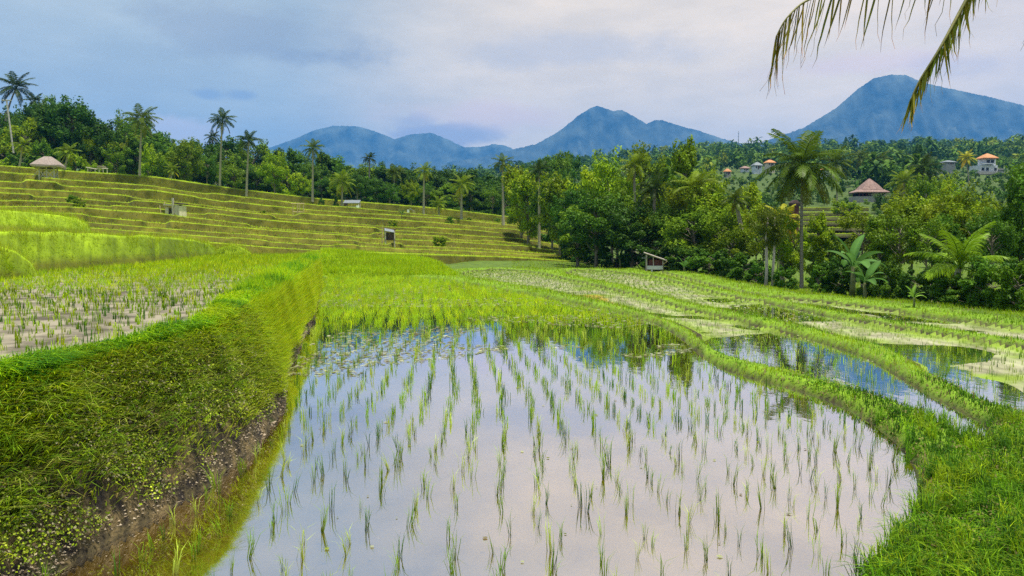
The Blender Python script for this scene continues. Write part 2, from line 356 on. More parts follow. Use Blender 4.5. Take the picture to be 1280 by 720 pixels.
# far edge of the upper left field
LF = np.array([(-500,362),(-200,352),(0,344),(45,341),(100,337),(190,330),(270,320.5),(330,318.5),(400,317.5)], float)
def left_far_Y(px):
    py = np.interp(px, LF[:, 0], LF[:, 1]); v = (360 - py) / F
    return (H - 1.2) * (CP + SP * v) / (SP - CP * v)
def ground_fn(X, Y):
    """returns z and zone (0 grass ground,1 pool mud,2 left bank,3 upper field,4 bund grass, 5 raised field, 6 hill)"""
    X = np.asarray(X, float); Y = np.asarray(Y, float)
    Yp = np.maximum(Y, .5); px = np.where(Y > .5, PX(X, Yp), np.sign(X) * 3000 + 640)
    zone = np.zeros(X.shape, int)
    near = Y < 90
    dmin = np.full(X.shape, 1e9); wl = np.zeros(X.shape); ws = np.full(X.shape, 1e-9); mud = np.zeros(X.shape); inn = np.zeros(X.shape, bool)
    for nm, poly, lv in POOLS:
        d = np.full(X.shape, 1e3); ins = np.zeros(X.shape, bool)
        d[near] = pdist(poly, X[near], Y[near]); ins[near] = inside(poly, X[near], Y[near])
        w = 1 / (d + .05) ** 3; wl += w * lv; ws += w
        dmin = np.minimum(dmin, d)
        if nm == 'main': dry = 0 * X
        else: dry = sstep(.42, .56, (vnoise(X * .22, Y * .22, 66, 3) - .5) * 1.1 + .5 + .022 * (Y - 20)) * .118
        mud = np.where(ins, lv + dry - np.minimum(.11, d * .5) + .03 * (vnoise(X * 2, Y * 2, 3) - .5), mud); inn |= ins
    lev = wl / ws
    hump = np.minimum(.13, dmin * .9)
    big = sstep(.3, 1.2, dmin)
    z = lev + hump + big * (.10 * (vnoise(X * .9, Y * .9, 21, 3) - .35)) + .05 * (vnoise(X * 4, Y * 4, 8, 3) - .5) * np.minimum(1, dmin * 5)
    T = terrain(px, np.maximum(Y, 0.))
    rough = (vnoise(X * .05, Y * .05, 31, 4) - .5) * np.clip((Y - 120) / 60, 0, 3)
    T = T + rough
    w = np.where(Y > 15, sstep(.9, 5, dmin), sstep(3, 9, dmin)); z = z * (1 - w) + T * w
    zone[(dmin < 1.3) & (Y < 90)] = 4
    # raised field behind the big paddy
    dl = np.full(X.shape, 1e3); il = np.zeros(X.shape, bool); m = (Y > 30) & near
    dl[m] = pdist(LIFT, X[m], Y[m]); il[m] = inside(LIFT, X[m], Y[m])
    z = np.where(inn, mud, z); zone[inn] = 1
    sgn = np.where(il, dl, -dl); k = sstep(-.45, .1, sgn + .25 * (vnoise(X, Y, 4, 2) - .5)) * np.clip((Y - 42.5) / 9, 0, 1); z = np.where((k > 0) & (z < .85), z + (.85 - z) * k, z); zone[(k > .02) & il] = 5; zone[(k > .02) & ~il & (zone != 1)] = 4
    # left bank and the field above it
    Yb = np.clip(Y, .5, 60); b = xb(Yb); t_ = xt(Yb); lip = left_far_Y(np.clip(px, -500, 400))
    t = np.clip((b - X) / np.maximum(b - t_, .05), 0, 1)
    prof = t ** .8
    bankm = (t > 0) & (Y < 52) & ((px < 402) | (Y < .6)) & (X < 0)
    face = 1.2 * prof + (.16 * (vnoise(X * 2.2, Y * 2.2 , 17, 4) - .5) * np.sin(np.pi * t) if True else 0)
    lipb = .07 * sstep(1.0, .0, np.abs((t_ - X) - .25) / .5) * (X < t_)
    field = 1.2 + lipb + .03 * (vnoise(X * 1.5, Y * 1.5, 40, 4) - .5)
    zl = np.where(t < 1, face, field)
    z = np.where(bankm, zl, z); zone[bankm & (t < 1)] = 2; zone[bankm & (t >= 1)] = 3
    beyond = bankm & (Y > lip + .2) | ((px < 402) & (Y >= 52) & (Y < 90))
    z = np.where(beyond, .7, z); zone[beyond] = 0
    # the hill that carries the terraces : kept below them
    yb_, Y0 = lip_fy(0, px); yt_, Y1 = lip_fy(1, px)
    f = (Y - Y0) / (Y1 - Y0); h = (px < 760) & (Y > Y0 + np.where(px > 402, 1.2, -6))
    fy, _ = lip_fy(np.clip(f, 0, 1), px); zt = z_from(px, fy, np.maximum(Y, 1.)) - 2.0
    zt = np.where(f < 0, np.minimum(z, z_from(px, yb_, Y0) - 2.0), zt)
    k2 = sstep(1.0, 1.12, f); znew = zt * (1 - k2) + T * k2
    fade = sstep(700, 760, px)
    z = np.where(h, znew * (1 - fade) + np.minimum(z, T) * fade, z); zone[h] = 6
    zone[(Y > 90)] = 6
    return z, zone
TC = TC.astype(float)
# one continuous sheet, split by what lies on it
us = np.concatenate([np.linspace(-2.0, -.8, 30, endpoint=False), np.linspace(-.8, .8, 300, endpoint=False), np.linspace(.8, 2.0, 31)])
Ys = [-2.6]
while Ys[-1] < 75: Ys.append(Ys[-1] + max(.02, (Ys[-1] + 3) * .0105))
while Ys[-1] < 6900: Ys.append(Ys[-1] * 1.055)
Ys = np.array(Ys); G_Y = np.repeat(Ys[:, None], len(us), 1); G_X = us[None, :] * (G_Y + 3.0)
G_Z, G_zone = ground_fn(G_X, G_Y)
nr, nc = G_X.shape
GV = np.stack([G_X, G_Y, G_Z], -1).reshape(-1, 3)
idx = np.arange(nr * nc).reshape(nr, nc)
quads = np.stack([idx[:-1, :-1], idx[:-1, 1:], idx[1:, 1:], idx[1:, :-1]], -1).reshape(-1, 4)
zf = G_zone.ravel()[quads].max(1)
PAL = {0: (.07, .12, .008), 4: (.13, .23, .006), 5: (.20, .31, .006), 6: (.05, .085, .010), 3: (.15, .20, .012), 2: (.045, .035, .012), 1: (.045, .035, .012)}
gc = np.array([PAL[k] for k in range(7)])[G_zone.ravel()]
e_ = (G_zone.ravel() == 4) & (GV[:, 1] > 0); dm_ = np.full(e_.sum(), 9.)
for _n, poly, _z in POOLS: dm_ = np.minimum(dm_, pdist(poly, GV[e_, 0], GV[e_, 1]))
kk = sstep(.0, .10, dm_ + .10 * (vnoise(GV[e_, 0] * 3, GV[e_, 1] * 3, 6, 3) - .5))[:, None]; gc[e_] = gc[e_] * kk + np.array([.028, .024, .010]) * (1 - kk)
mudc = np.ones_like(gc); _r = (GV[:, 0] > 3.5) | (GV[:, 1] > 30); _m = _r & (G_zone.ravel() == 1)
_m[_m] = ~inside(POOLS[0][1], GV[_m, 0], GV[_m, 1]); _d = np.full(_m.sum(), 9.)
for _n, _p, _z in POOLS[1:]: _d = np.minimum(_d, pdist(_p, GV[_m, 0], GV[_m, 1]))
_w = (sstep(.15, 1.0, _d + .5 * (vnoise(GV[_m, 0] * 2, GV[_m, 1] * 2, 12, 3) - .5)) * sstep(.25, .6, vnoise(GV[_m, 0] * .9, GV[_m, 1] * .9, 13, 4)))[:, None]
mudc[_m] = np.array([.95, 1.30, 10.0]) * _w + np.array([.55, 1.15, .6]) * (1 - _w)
def zone_object(name, sel, mat, label=None, tint=None):
    q = quads[sel]; used, inv = np.unique(q, return_inverse=True)
    me = mesh_np(name, GV[used], inv.reshape(q.shape), (gc if tint is None else tint)[used], (mat,), True)
    return link(name, me, kind='structure', label=label)
zone_object('ground', (zf == 0) | (zf == 6), M_ground, 'green hill and valley ground under the trees and terraces')
zone_object('paddy_mud', zf == 1, M_mud, 'brown mud bottom of the flooded paddies', mudc)
zone_object('earth_bank', zf == 2, M_soil, 'steep dark earth bank on the left with weeds')
zone_object('upper_field', zf == 3, M_drymud, 'pale cracked mud of the raised field above the left bank')
zone_object('bund', zf == 4, M_ground, 'grassy earth bunds curving between the flooded paddies')
zone_object('raised_field', zf == 5, M_ground, 'raised lime green rice plot at the far end of the big paddy')
g = MB().add([(-13800, -400, -2.3), (13800, -400, -2.3), (13800, -2.4, -2.3), (-13800, -2.4, -2.3)], [(0, 1, 2, 3)])
g.build('ground', M_soil, kind='structure', label='ground behind the viewpoint')

# ------------------------------------------------------------------ water
def water_mat(name, rough, bump, top=.97):
    m = new_mat(name); t = m.node_tree; n = t.nodes.new; l = t.links.new
    fr = n('ShaderNodeFresnel'); fr.inputs[0].default_value = 1.33
    mr = n('ShaderNodeMapRange'); mr.inputs[1].default_value = 0; mr.inputs[2].default_value = .45; mr.inputs[3].default_value = min(.60, top - .12); mr.inputs[4].default_value = top
    l(fr.outputs[0], mr.inputs[0])
    g = n('ShaderNodeNewGeometry'); mp = n('ShaderNodeMapping'); mp.inputs['Scale'].default_value = (1, .6, 1); l(g.outputs['Position'], mp.inputs[0])
    nz = n('ShaderNodeTexNoise'); nz.inputs['Scale'].default_value = 5; nz.inputs['Detail'].default_value = 2; l(mp.outputs[0], nz.inputs['Vector'])
    bp = n('ShaderNodeBump'); bp.inputs['Strength'].default_value = bump; bp.inputs['Distance'].default_value = .02; l(nz.outputs[0], bp.inputs['Height'])
    gl = n('ShaderNodeBsdfGlossy'); gl.inputs['Roughness'].default_value = rough; gl.inputs['Color'].default_value = (.97, .96, .98, 1); l(bp.outputs[0], gl.inputs['Normal'])
    tr = n('ShaderNodeBsdfTransparent'); tr.inputs[0].default_value = (.92, .86, .62, 1)
    mx = n('ShaderNodeMixShader'); l(mr.outputs[0], mx.inputs[0]); l(tr.outputs[0], mx.inputs[1]); l(gl.outputs[0], mx.inputs[2])
    o = n('ShaderNodeOutputMaterial'); l(mx.outputs[0], o.inputs[0]); return m
M_water = water_mat('paddy_water', .03, .05); M_water2 = water_mat('rippled_water', .05, .10, .96)
import bmesh
for (nm, poly, z), lb in zip(POOLS, ('mirror-like water of the big nearest paddy', 'water of the narrow paddy right of the first bund', 'water of the third paddy at the right edge', 'water of the farthest paddy below the trees')):
    bm = bmesh.new(); vs = [bm.verts.new((x, y, z)) for x, y in poly]; bm.faces.new(vs); bmesh.ops.triangulate(bm, faces=bm.faces[:])
    for f in bm.faces:
        if f.normal.z < 0: f.normal_flip()
    me = bpy.data.meshes.new('paddy_water'); bm.to_mesh(me); me.materials.append(M_water if nm == 'main' else M_water2)
    link('paddy_water', me, kind='structure', label=lb)

# ------------------------------------------------------------------ blades of grass and rice
def blades(P, Ln, Wd, lean, col, segs=2, up=None, az=None, rs=RS, tipcol=None):
    n = len(P); Ln = np.broadcast_to(Ln, n)[:, None]; Wd = np.broadcast_to(Wd, n)[:, None]; lean = np.broadcast_to(lean, n)[:, None]
    if az is None: az = rs.uniform(0, 2 * np.pi, n)
    dh = np.stack([np.cos(az), np.sin(az), 0 * az], 1)
    sa = az + np.pi / 2 + rs.uniform(-.6, .6, n); sd = np.stack([np.cos(sa), np.sin(sa), 0 * sa], 1) * Wd / 2
    U = np.array([[0, 0, 1.]]) if up is None else up
    if segs == 1:
        V = np.stack([P - sd, P + sd, P + (U + dh * lean) * Ln / np.sqrt(1 + lean ** 2)], 1)
        T = np.array([[0, 1, 2]]); k = 3
    else:
        mid = P + (U * .62 + dh * lean * .28) * Ln
        tip = P + (U * np.clip(1 - .35 * lean, .3, 1) + dh * lean * .85) * Ln
        V = np.stack([P - sd, P + sd, mid + sd * .8, mid - sd * .8, tip], 1); T = np.array([[0, 1, 2], [0, 2, 3], [3, 2, 4]]); k = 5
    F_ = (np.arange(n)[:, None, None] * k + T[None]).reshape(-1, 3)
    C = np.repeat(np.broadcast_to(col, (n, 3))[:, None], k, 1).copy()
    if tipcol is not None: C[:, -1] = C[:, -1] * .4 + np.array(tipcol) * .6
    return V.reshape(-1, 3), F_, C.reshape(-1, 3)
def merge(parts):
    V = []; T = []; C = []; b = 0
    for v, t, c in parts: V.append(v); T.append(t + b); C.append(c); b += len(v)
    return np.vstack(V), np.vstack(T), np.vstack(C)
def pick(pal, n, key=None, rs=RS, jit=.18):
    pal = np.array(pal); k = np.clip(((key if key is not None else rs.rand(n)) * len(pal)).astype(int), 0, len(pal) - 1)
    return pal[k] * (1 + jit * rs.randn(n, 1)).clip(.5, 1.6)
LIME = [(.24, .39, .004), (.31, .44, .004), (.37, .46, .005), (.20, .35, .005)]
GRASS = [(.04, .11, .006), (.07, .18, .006), (.12, .27, .005), (.20, .36, .005), (.27, .38, .006)]
OLIVE = [(.16, .19, .008), (.26, .27, .010), (.32, .30, .012), (.20, .24, .008), (.30, .22, .04)]
RICE = [(.18, .34, .010), (.25, .40, .012), (.07, .17, .012), (.36, .46, .05)]
DRY = [(.32, .24, .12), (.24, .17, .08)]
def stuff(name, parts, mat, label):
    v, t, c = merge(parts); return link(name, mesh_np(name, v, t, c, (mat,)), kind='stuff', label=label)
def sample_view(n, px0, px1, Y0, Y1, power=1.0, rs=RS):
    """random places, spread so that they are about even in the picture's width and denser nearby"""
    u = (rs.uniform(px0, px1, n) - 640) / F; Y = Y0 * (Y1 / Y0) ** (rs.rand(n) ** power); return u * Y, Y

# bund and near grass -------------------------------------------------
def bund_grass():
    parts = []
    X, Y = sample_view(330000, -20, 1330, 3.2, 75); X2, Y2 = sample_view(70000, 1330, 2300, 2.6, 24); X, Y = np.concatenate([X, X2]), np.concatenate([Y, Y2])
    z, zone = ground_fn(X, Y); m = (zone == 4) | ((zone == 0) & (X > 0) & (Y < 80))
    dm = np.full(X.shape, 9.);
    for _, poly, _z in POOLS: dm[m] = np.minimum(dm[m], pdist(poly, X[m], Y[m]))
    m &= (dm > .015) & ~((X < 0) & (Y < 20))
    m &= (vnoise(X * 3, Y * 3, 77, 2) > .25) | (RS.rand(len(X)) < .5)
    X, Y, z, dm = X[m], Y[m], z[m], dm[m]; n = len(X)
    tall = vnoise(X * .9, Y * .9, 52, 3)
    L_ = (.03 + .07 * RS.rand(n)) * (.45 + 1.1 * tall) * np.clip(Y / 12, 1, 1.9) * sstep(0, .2, dm + .10); wdt = .004 + .0011 * Y * .75
    key = np.clip((vnoise(X * .9, Y * .9, 90, 4) - .5) * 3.2 + .5 + .28 * RS.randn(n), 0, .999)
    col = pick(GRASS, n, key)
    far = sstep(14, 30, Y)[:, None]; col = col * (1 - far) + pick([(.20, .33, .005), (.26, .38, .005)], n) * far
    dry = (RS.rand(n) < .06) | ((dm < .12) & (RS.rand(n) < .35)); col[dry] = pick(DRY, dry.sum())
    P = np.stack([X, Y, z - .01], 1); nr_ = Y < 12
    for s, sg in ((nr_, 2), (~nr_, 1)):
        if s.sum(): parts.append(blades(P[s], L_[s], wdt[s], RS.uniform(.1, 1.3, s.sum()), col[s], sg))
    # taller tufts near the lower right corner
    cx, cy = sample_view(420, 1090, 1330, 3.6, 9)
    zz, zo = ground_fn(cx, cy); ok = (zo == 4) | (zo == 0); cx, cy, zz = cx[ok], cy[ok], zz[ok]
    k = 26; n = len(cx) * k
    P = np.stack([np.repeat(cx, k) + RS.randn(n) * .03, np.repeat(cy, k) + RS.randn(n) * .03, np.repeat(zz, k) - .01], 1)
    tcol = np.repeat(pick(GRASS, len(cx)), k, 0) * (1 + .2 * RS.randn(n, 1))
    parts.append(blades(P, RS.uniform(.08, .28, n), .007, RS.uniform(.2, 1.3, n), tcol.clip(.01, 1), 2))
    wx, wy = sample_view(60000, 900, 1330, 3.4, 12); wz, wo = ground_fn(wx, wy); ok = (wo == 4) | (wo == 0); ok &= (vnoise(wx * 1.8, wy * 1.8, 33, 3) > .50); wx, wy, wz = wx[ok], wy[ok], wz[ok]; n = len(wx)
    c = np.stack([wx, wy, wz + RS.uniform(.01, .09, n)], 1); nn = RS.randn(n, 3) * .45 + np.array([0, -.2, .9]); nn /= np.linalg.norm(nn, axis=1)[:, None]
    a = np.cross(nn, RS.randn(n, 3)); a /= np.linalg.norm(a, axis=1)[:, None]; bb = np.cross(nn, a); r = RS.uniform(.006, .018, n)[:, None]
    parts.append((np.stack([c - a * r, c + bb * r * .6, c + a * r, c - bb * r * .6], 1).reshape(-1, 3), (np.arange(n)[:, None, None] * 4 + np.array([[0, 1, 2], [0, 2, 3]])).reshape(-1, 3), np.repeat(pick([(.05, .14, .01), (.10, .24, .008), (.18, .32, .01), (.25, .22, .08)], n), 4, 0)))
    stuff('grass', parts, M_blade, 'short bright green grass on the bunds between the paddies')
bund_grass()

# left bank vegetation -------------------------------------------------
def bank_plants():
    parts = []
    n = 150000
    Y = 3.6 * (46 / 3.6) ** (RS.rand(n) ** 1.25); tt = RS.rand(n)
    b = xb(Y); t_ = xt(Y); X = b + (t_ - b) * tt; z, zone = ground_fn(X, Y); m = zone == 2
    far = sstep(6.5, 12, Y)
    dens = (.03 + 1.15 * tt ** 2.1) * (.35 + .9 * vnoise(X * 1.6, Y * 1.6 + z * 2, 63, 3)); dens = np.maximum(dens, far * 1.2)
    m &= RS.rand(n) < dens
    m &= tt > .02 + .15 * vnoise(X * 2, Y * 2, 91, 3)
    X, Y, z, tt, far = X[m], Y[m], z[m], tt[m], far[m]; n = len(X)
    L_ = RS.uniform(.05, .17, n) * (1 + .5 * far) ; wdt = .0045 + .0010 * Y
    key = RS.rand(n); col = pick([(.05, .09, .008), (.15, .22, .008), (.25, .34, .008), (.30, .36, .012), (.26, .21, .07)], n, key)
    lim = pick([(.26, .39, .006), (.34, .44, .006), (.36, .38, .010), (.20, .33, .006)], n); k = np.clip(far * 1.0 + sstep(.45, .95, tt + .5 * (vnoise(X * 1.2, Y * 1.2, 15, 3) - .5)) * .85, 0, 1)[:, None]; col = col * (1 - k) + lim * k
    az = RS.normal(-.5, 1.7, n)           # hang outwards, towards the water
    P = np.stack([X, Y, z], 1)
    up = np.stack([0 * X + .35, 0 * X - .1, .6 + .3 * tt], 1)
    s = Y < 11
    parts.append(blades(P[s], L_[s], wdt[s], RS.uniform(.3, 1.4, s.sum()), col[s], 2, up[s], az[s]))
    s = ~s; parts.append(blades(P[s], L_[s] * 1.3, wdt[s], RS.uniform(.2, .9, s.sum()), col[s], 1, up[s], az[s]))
    # long clumps sprouting from the face
    k = 800; Y = 4.0 * (14 / 4.0) ** RS.rand(k); tt = RS.uniform(.1, 1, k) ** .6 * .97; b = xb(Y); X = b + (xt(Y) - b) * tt; z, _ = ground_fn(X, Y)
    r = 11; n = k * r; P = np.repeat(np.stack([X, Y, z], 1), r, 0) + RS.randn(n, 3) * .012
    col = np.repeat(pick([(.12, .24, .01), (.20, .32, .012), (.28, .32, .05), (.07, .14, .01)], k), r, 0)
    parts.append(blades(P, RS.uniform(.08, .26, n), .006, RS.uniform(.6, 2.2, n), col, 2, np.array([[.45, -.1, .55]]), RS.normal(-.6, 1.9, n)))
    # overhanging fringe along the lip
    n = 42000; Y = 3.6 * (48 / 3.6) ** (RS.rand(n) ** 1.2); wn_ = .18 + .5 * sstep(8, 14, Y)
    X = xt(Y) - RS.uniform(-.10, 1, n) * wn_; z, _ = ground_fn(X, Y)
    hi = vnoise(Y * .8, X * .8, 14, 2)
    key = vnoise(X * 1.3, Y * 1.3, 44, 3) * 1.6 - .3 + .2 * RS.randn(n)
    col = pick([(.05, .18, .012), (.15, .34, .006), (.24, .43, .005), (.32, .47, .006), (.36, .46, .006)], n, key.clip(0, .999))
    L_ = RS.uniform(.06, .20, n) * (.55 + .9 * hi) * (1 + .6 * sstep(9, 15, Y))
    P = np.stack([X, Y, z - .01], 1); s = Y < 13
    parts.append(blades(P[s], L_[s], .006 + .0005 * Y[s], RS.uniform(.4, 1.6, s.sum()), col[s], 2, None, RS.normal(-.4, 1.1, s.sum())))
    s = ~s; parts.append(blades(P[s], L_[s] * 1.3, .004 + .0009 * Y[s], RS.uniform(.4, 1.4, s.sum()), col[s], 1))
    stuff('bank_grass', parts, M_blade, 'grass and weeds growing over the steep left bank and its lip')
    # little round weed leaves
    n = 60000; Y = 3.9 * (15 / 3.9) ** RS.rand(n); tt = RS.uniform(.05, .98, n); b = xb(Y); X = b + (xt(Y) - b) * tt; z, _ = ground_fn(X, Y)
    m = (vnoise(X * 2.6, Y * 2.6 + z * 3, 71, 3) - .5) * 1.8 + .5 + .15 * tt + .12 * RS.randn(len(X)) > .60; X, Y, z, tt = X[m], Y[m], z[m], tt[m]; n = len(X)
    c = np.stack([X + RS.uniform(0, .07, n), Y + RS.randn(n) * .03, z + RS.uniform(0, .08, n)], 1)
    nn = RS.randn(n, 3) * .5 + np.array([.5, -.3, .8]); nn /= np.linalg.norm(nn, axis=1)[:, None]
    a = np.cross(nn, RS.randn(n, 3)); a /= np.linalg.norm(a, axis=1)[:, None]; bb = np.cross(nn, a); r = (RS.uniform(.004, .011, n) * (1 + .06 * Y))[:, None]
    V = np.stack([c - a * r, c + bb * r * .7, c + a * r, c - bb * r * .7], 1).reshape(-1, 3)
    T = (np.arange(n)[:, None, None] * 4 + np.array([[0, 1, 2], [0, 2, 3]])).reshape(-1, 3)
    C = np.repeat(pick([(.05, .08, .008), (.14, .21, .008), (.24, .33, .010), (.36, .42, .04), (.30, .27, .15), (.08, .06, .03), (.08, .12, .01)], n), 4, 0)
    stuff('weed_cover', [(V, T, C)], M_weed, 'small leafy weeds covering the left earth bank')
    # clods and pale shoreline crust
    n = 6000; Y = 3.8 * (26 / 3.8) ** (RS.rand(n) ** 1.2); X = xb(Y) - np.abs(RS.randn(n)) * .05 * np.clip(Y / 7, .8, 2.5) + .03; z = ground_fn(X, Y)[0].clip(-.02, .25)
    r = (RS.uniform(.004, .020, n) * np.clip(Y / 8, .8, 2))[:, None]; c = np.stack([X, Y, z], 1)
    V = np.stack([c + np.array(d) * r * (1 + .4 * RS.randn(n, 1)) for d in ((1, 0, 0), (-1, 0, 0), (0, 1, 0), (0, -1, 0), (0, 0, .6))], 1).reshape(-1, 3)
    T = (np.arange(n)[:, None, None] * 5 + np.array([[0, 2, 4], [2, 1, 4], [1, 3, 4], [3, 0, 4]])).reshape(-1, 3)
    C = np.repeat(pick([(.26, .20, .13), (.38, .31, .22), (.10, .08, .05)], n), 5, 0)
    stuff('shore_clods', [(V, T, C)], M_weed, 'pale clods of earth along the foot of the left bank')
bank_plants()

# ------------------------------------------------------------------ rice
def tuft_parts(P, Hh, nb, wd, pal, spread, seg, rs=RS, leanr=(.05, .55)):
    k = len(P); n = k * nb
    PP = np.repeat(P, nb, 0) + np.concatenate([rs.randn(n, 2) * np.repeat(spread * np.ones(k), nb)[:, None], np.zeros((n, 1))], 1)
    tc_ = np.repeat(pick(pal, k, rs=rs), nb, 0) * (1 + .12 * rs.randn(n, 1)).clip(.6, 1.4)
    return blades(PP, np.repeat(Hh * np.ones(k), nb) * rs.uniform(.55, 1.05, n), np.repeat(wd * np.ones(k), nb), rs.uniform(*leanr, n), tc_, seg, rs=rs)
def grid_points(poly_in, x0, x1, y0, y1, dx, dy, jit, rot=0.0, wx=None):
    xs = np.arange(x0, x1, dx); ys = np.arange(y0, y1, dy); X, Y = np.meshgrid(xs, ys); X = X.ravel(); Y = Y.ravel()
    X = X + RS.randn(len(X)) * jit; Y = Y + RS.randn(len(Y)) * jit
    if wx is not None: X = X + wx(X, Y)
    cx, cy = (x0 + x1) / 2, (y0 + y1) / 2; c, s = math.cos(rot), math.sin(rot)
    X, Y = cx + (X - cx) * c - (Y - cy) * s, cy + (X - cx) * s + (Y - cy) * c
    m = poly_in(X, Y); return X[m], Y[m]
# the paddy nearest the camera
mp_ = POOLS[0][1]
def in_main(X, Y): return inside(mp_, X, Y) & (pdist(mp_, X, Y) > .10)
mx_, my_ = grid_points(in_main, -24, 18, 2, 56, .335, .235, .036, R(4), lambda x, y: .45 * np.sin(y * .13 + x * .12) + .05 * np.sin(y * .7 + 1))
keep = RS.rand(len(mx_)) > .05; mx_, my_ = mx_[keep], my_[keep]
pxx = PX(mx_, my_); vis = (pxx > -30) & (pxx < 1310) & (my_ > 4.2) & (my_ < 52); out_ = ~vis & (my_ > 1.5) & (np.abs(pxx - 640) < 2500) & (my_ < 52)
order = np.argsort(my_ + 1e6 * ~vis); first = order[:300]
proto = []
for k in range(10):
    rs = np.random.RandomState(100 + k); lean0 = rs.uniform(-.2, .2)
    v, t, c = tuft_parts(np.zeros((1, 3)), .23, int(rs.randint(6, 12)), .0048, RICE, .010, 2, rs, (.05, .6))
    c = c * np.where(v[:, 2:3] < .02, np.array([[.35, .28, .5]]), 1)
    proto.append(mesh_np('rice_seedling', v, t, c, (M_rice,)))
bx = xb(my_)
for j, i in enumerate(first):
    shade_side = (mx_[i] - bx[i]) < 1.25 and my_[i] < 8.5
    s = random.uniform(.75, 1.25)
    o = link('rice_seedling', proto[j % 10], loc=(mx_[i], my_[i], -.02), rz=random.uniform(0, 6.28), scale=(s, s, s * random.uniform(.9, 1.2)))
    o.rotation_euler.x = random.gauss(0, .10); o.rotation_euler.y = random.gauss(0, .10)
    if shade_side:
        o['label'] = 'short rice seedling in the brown shallow water beside the foot of the left bank'; o['group'] = 'rice seedlings in the brown water by the bank'
    else:
        o['label'] = 'thin rice seedling standing in the pale mirror-like water of the nearest paddy'; o['group'] = 'rice seedlings in the nearest part of the big paddy'
    o['category'] = 'rice plant'
rest = np.setdiff1d(np.arange(len(mx_)), first); rest = rest[(vis | out_)[rest]]
Xr, Yr = mx_[rest], my_[rest]; hh = np.interp(Yr, [4, 10, 15, 19, 21, 40], [.22, .20, .20, .20, .25, .30]) * RS.uniform(.75, 1.25, len(Xr))
parts = []
for lo, hi, nb, sg in ((0, 12, 7, 2), (12, 19, 5, 2), (19, 21, 8, 2), (21, 60, 11, 1)):
    s = (Yr >= lo) & (Yr < hi)
    if s.sum(): parts.append(tuft_parts(np.stack([Xr[s], Yr[s], 0 * Xr[s] - .02], 1), hh[s], nb, .003 + .0005 * Yr[s], RICE if hi < 20 else LIME + RICE[:2], np.interp(Yr[s], [4, 14, 22], [.010, .02, .06]), sg, RS, (.05, .55) if hi < 20 else (.3, 1.2)))
stuff('rice', parts, M_rice, 'rows of young rice farther out in the big flooded paddy')
# paddies to the right
def pool_rice(i, dx, dy, hgt, nb, wd, rot, pal, label):
    poly = POOLS[i][1]; z = POOLS[i][2]
    x0, y0 = poly.min(0) - 1; x1, y1 = poly.max(0) + 1; e = (y1 - y0 + x1 - x0) * .25
    X, Y = grid_points(lambda a, b: inside(poly, a, b) & (pdist(poly, a, b) > .08), x0 - e, x1 + e, y0 - e, y1 + e, dx, dy, .03, rot, lambda x, y: .2 * np.sin(y * .3))
    p = PX(X, Y); m = (p > -100) & (p < 1700) & (RS.rand(len(X)) > .04); X, Y = X[m], Y[m]
    near = Y < 16; ps = []
    hj = hgt * RS.uniform(.7, 1.2, len(X)) * np.interp(Y, [8, 30], [.95, .8])
    for s, sg in ((near, 2), (~near, 1)):
        if s.sum(): ps.append(tuft_parts(np.stack([X[s], Y[s], np.maximum(z - .02, ground_fn(X[s], Y[s])[0] - .01)], 1), hj[s], nb, wd + .0005 * Y[s], pal, .012 + .0012 * Y[s], sg))
    stuff('rice', ps, M_rice, label)
pool_rice(1, .27, .24, .17, 5, .003, R(12), RICE, 'thin rice seedlings in the narrow second paddy')
pool_rice(2, .27, .26, .16, 5, .003, R(-8), RICE, 'thin rice seedlings in the third paddy at the right')
pool_rice(3, .36, .34, .13, 4, .002, R(-14), OLIVE + RICE, 'yellowish rice in the farthest paddy below the trees')
# the field above the left bank
def in_left(X, Y):
    p = PX(X, Y); return (X < xt(np.clip(Y, .5, 60)) - .25) & (Y < left_far_Y(np.clip(p, -500, 400)) - .1) & (p > -120) & (p < 402) & (Y > 3.5)
X, Y = grid_points(in_left, -34, 2, 0, 54, .25, .21, .03, R(-14), lambda x, y: .3 * np.sin(y * .2))
m = RS.rand(len(X)) > .12; X, Y = X[m], Y[m]; z = ground_fn(X, Y)[0]
hj = np.interp(Y, [5, 10, 16, 40], [.12, .15, .20, .30]) * RS.uniform(.6, 1.25, len(X))
parts = []
for lo, hi, nb, sg in ((0, 14, 7, 2), (14, 60, 9, 1)):
    s = (Y >= lo) & (Y < hi); parts.append(tuft_parts(np.stack([X[s], Y[s], z[s] - .01], 1), hj[s], nb, .005 + .0007 * Y[s], LIME if lo else RICE + LIME, np.interp(Y[s], [5, 14, 30], [.015, .03, .09]), sg, RS, (.3, 1.1) if lo else (.05, .7)))
stuff('rice', parts, M_rice, 'small rice seedlings on the pale mud of the upper left field')
# raised plot at the far end
n = 90000; X, Y = sample_view(n, 392, 590, 38, 62); z, zo = ground_fn(X, Y); m = (zo == 5); X, Y, z = X[m], Y[m], z[m]; n = len(X)
parts = [blades(np.stack([X, Y, z - .02], 1), RS.uniform(.10, .40, n), .03, RS.uniform(.3, 1.3, n), pick(LIME, n), 1)]
stuff('rice', parts, M_rice, 'lime green rice on the raised plot at the far end of the big paddy')
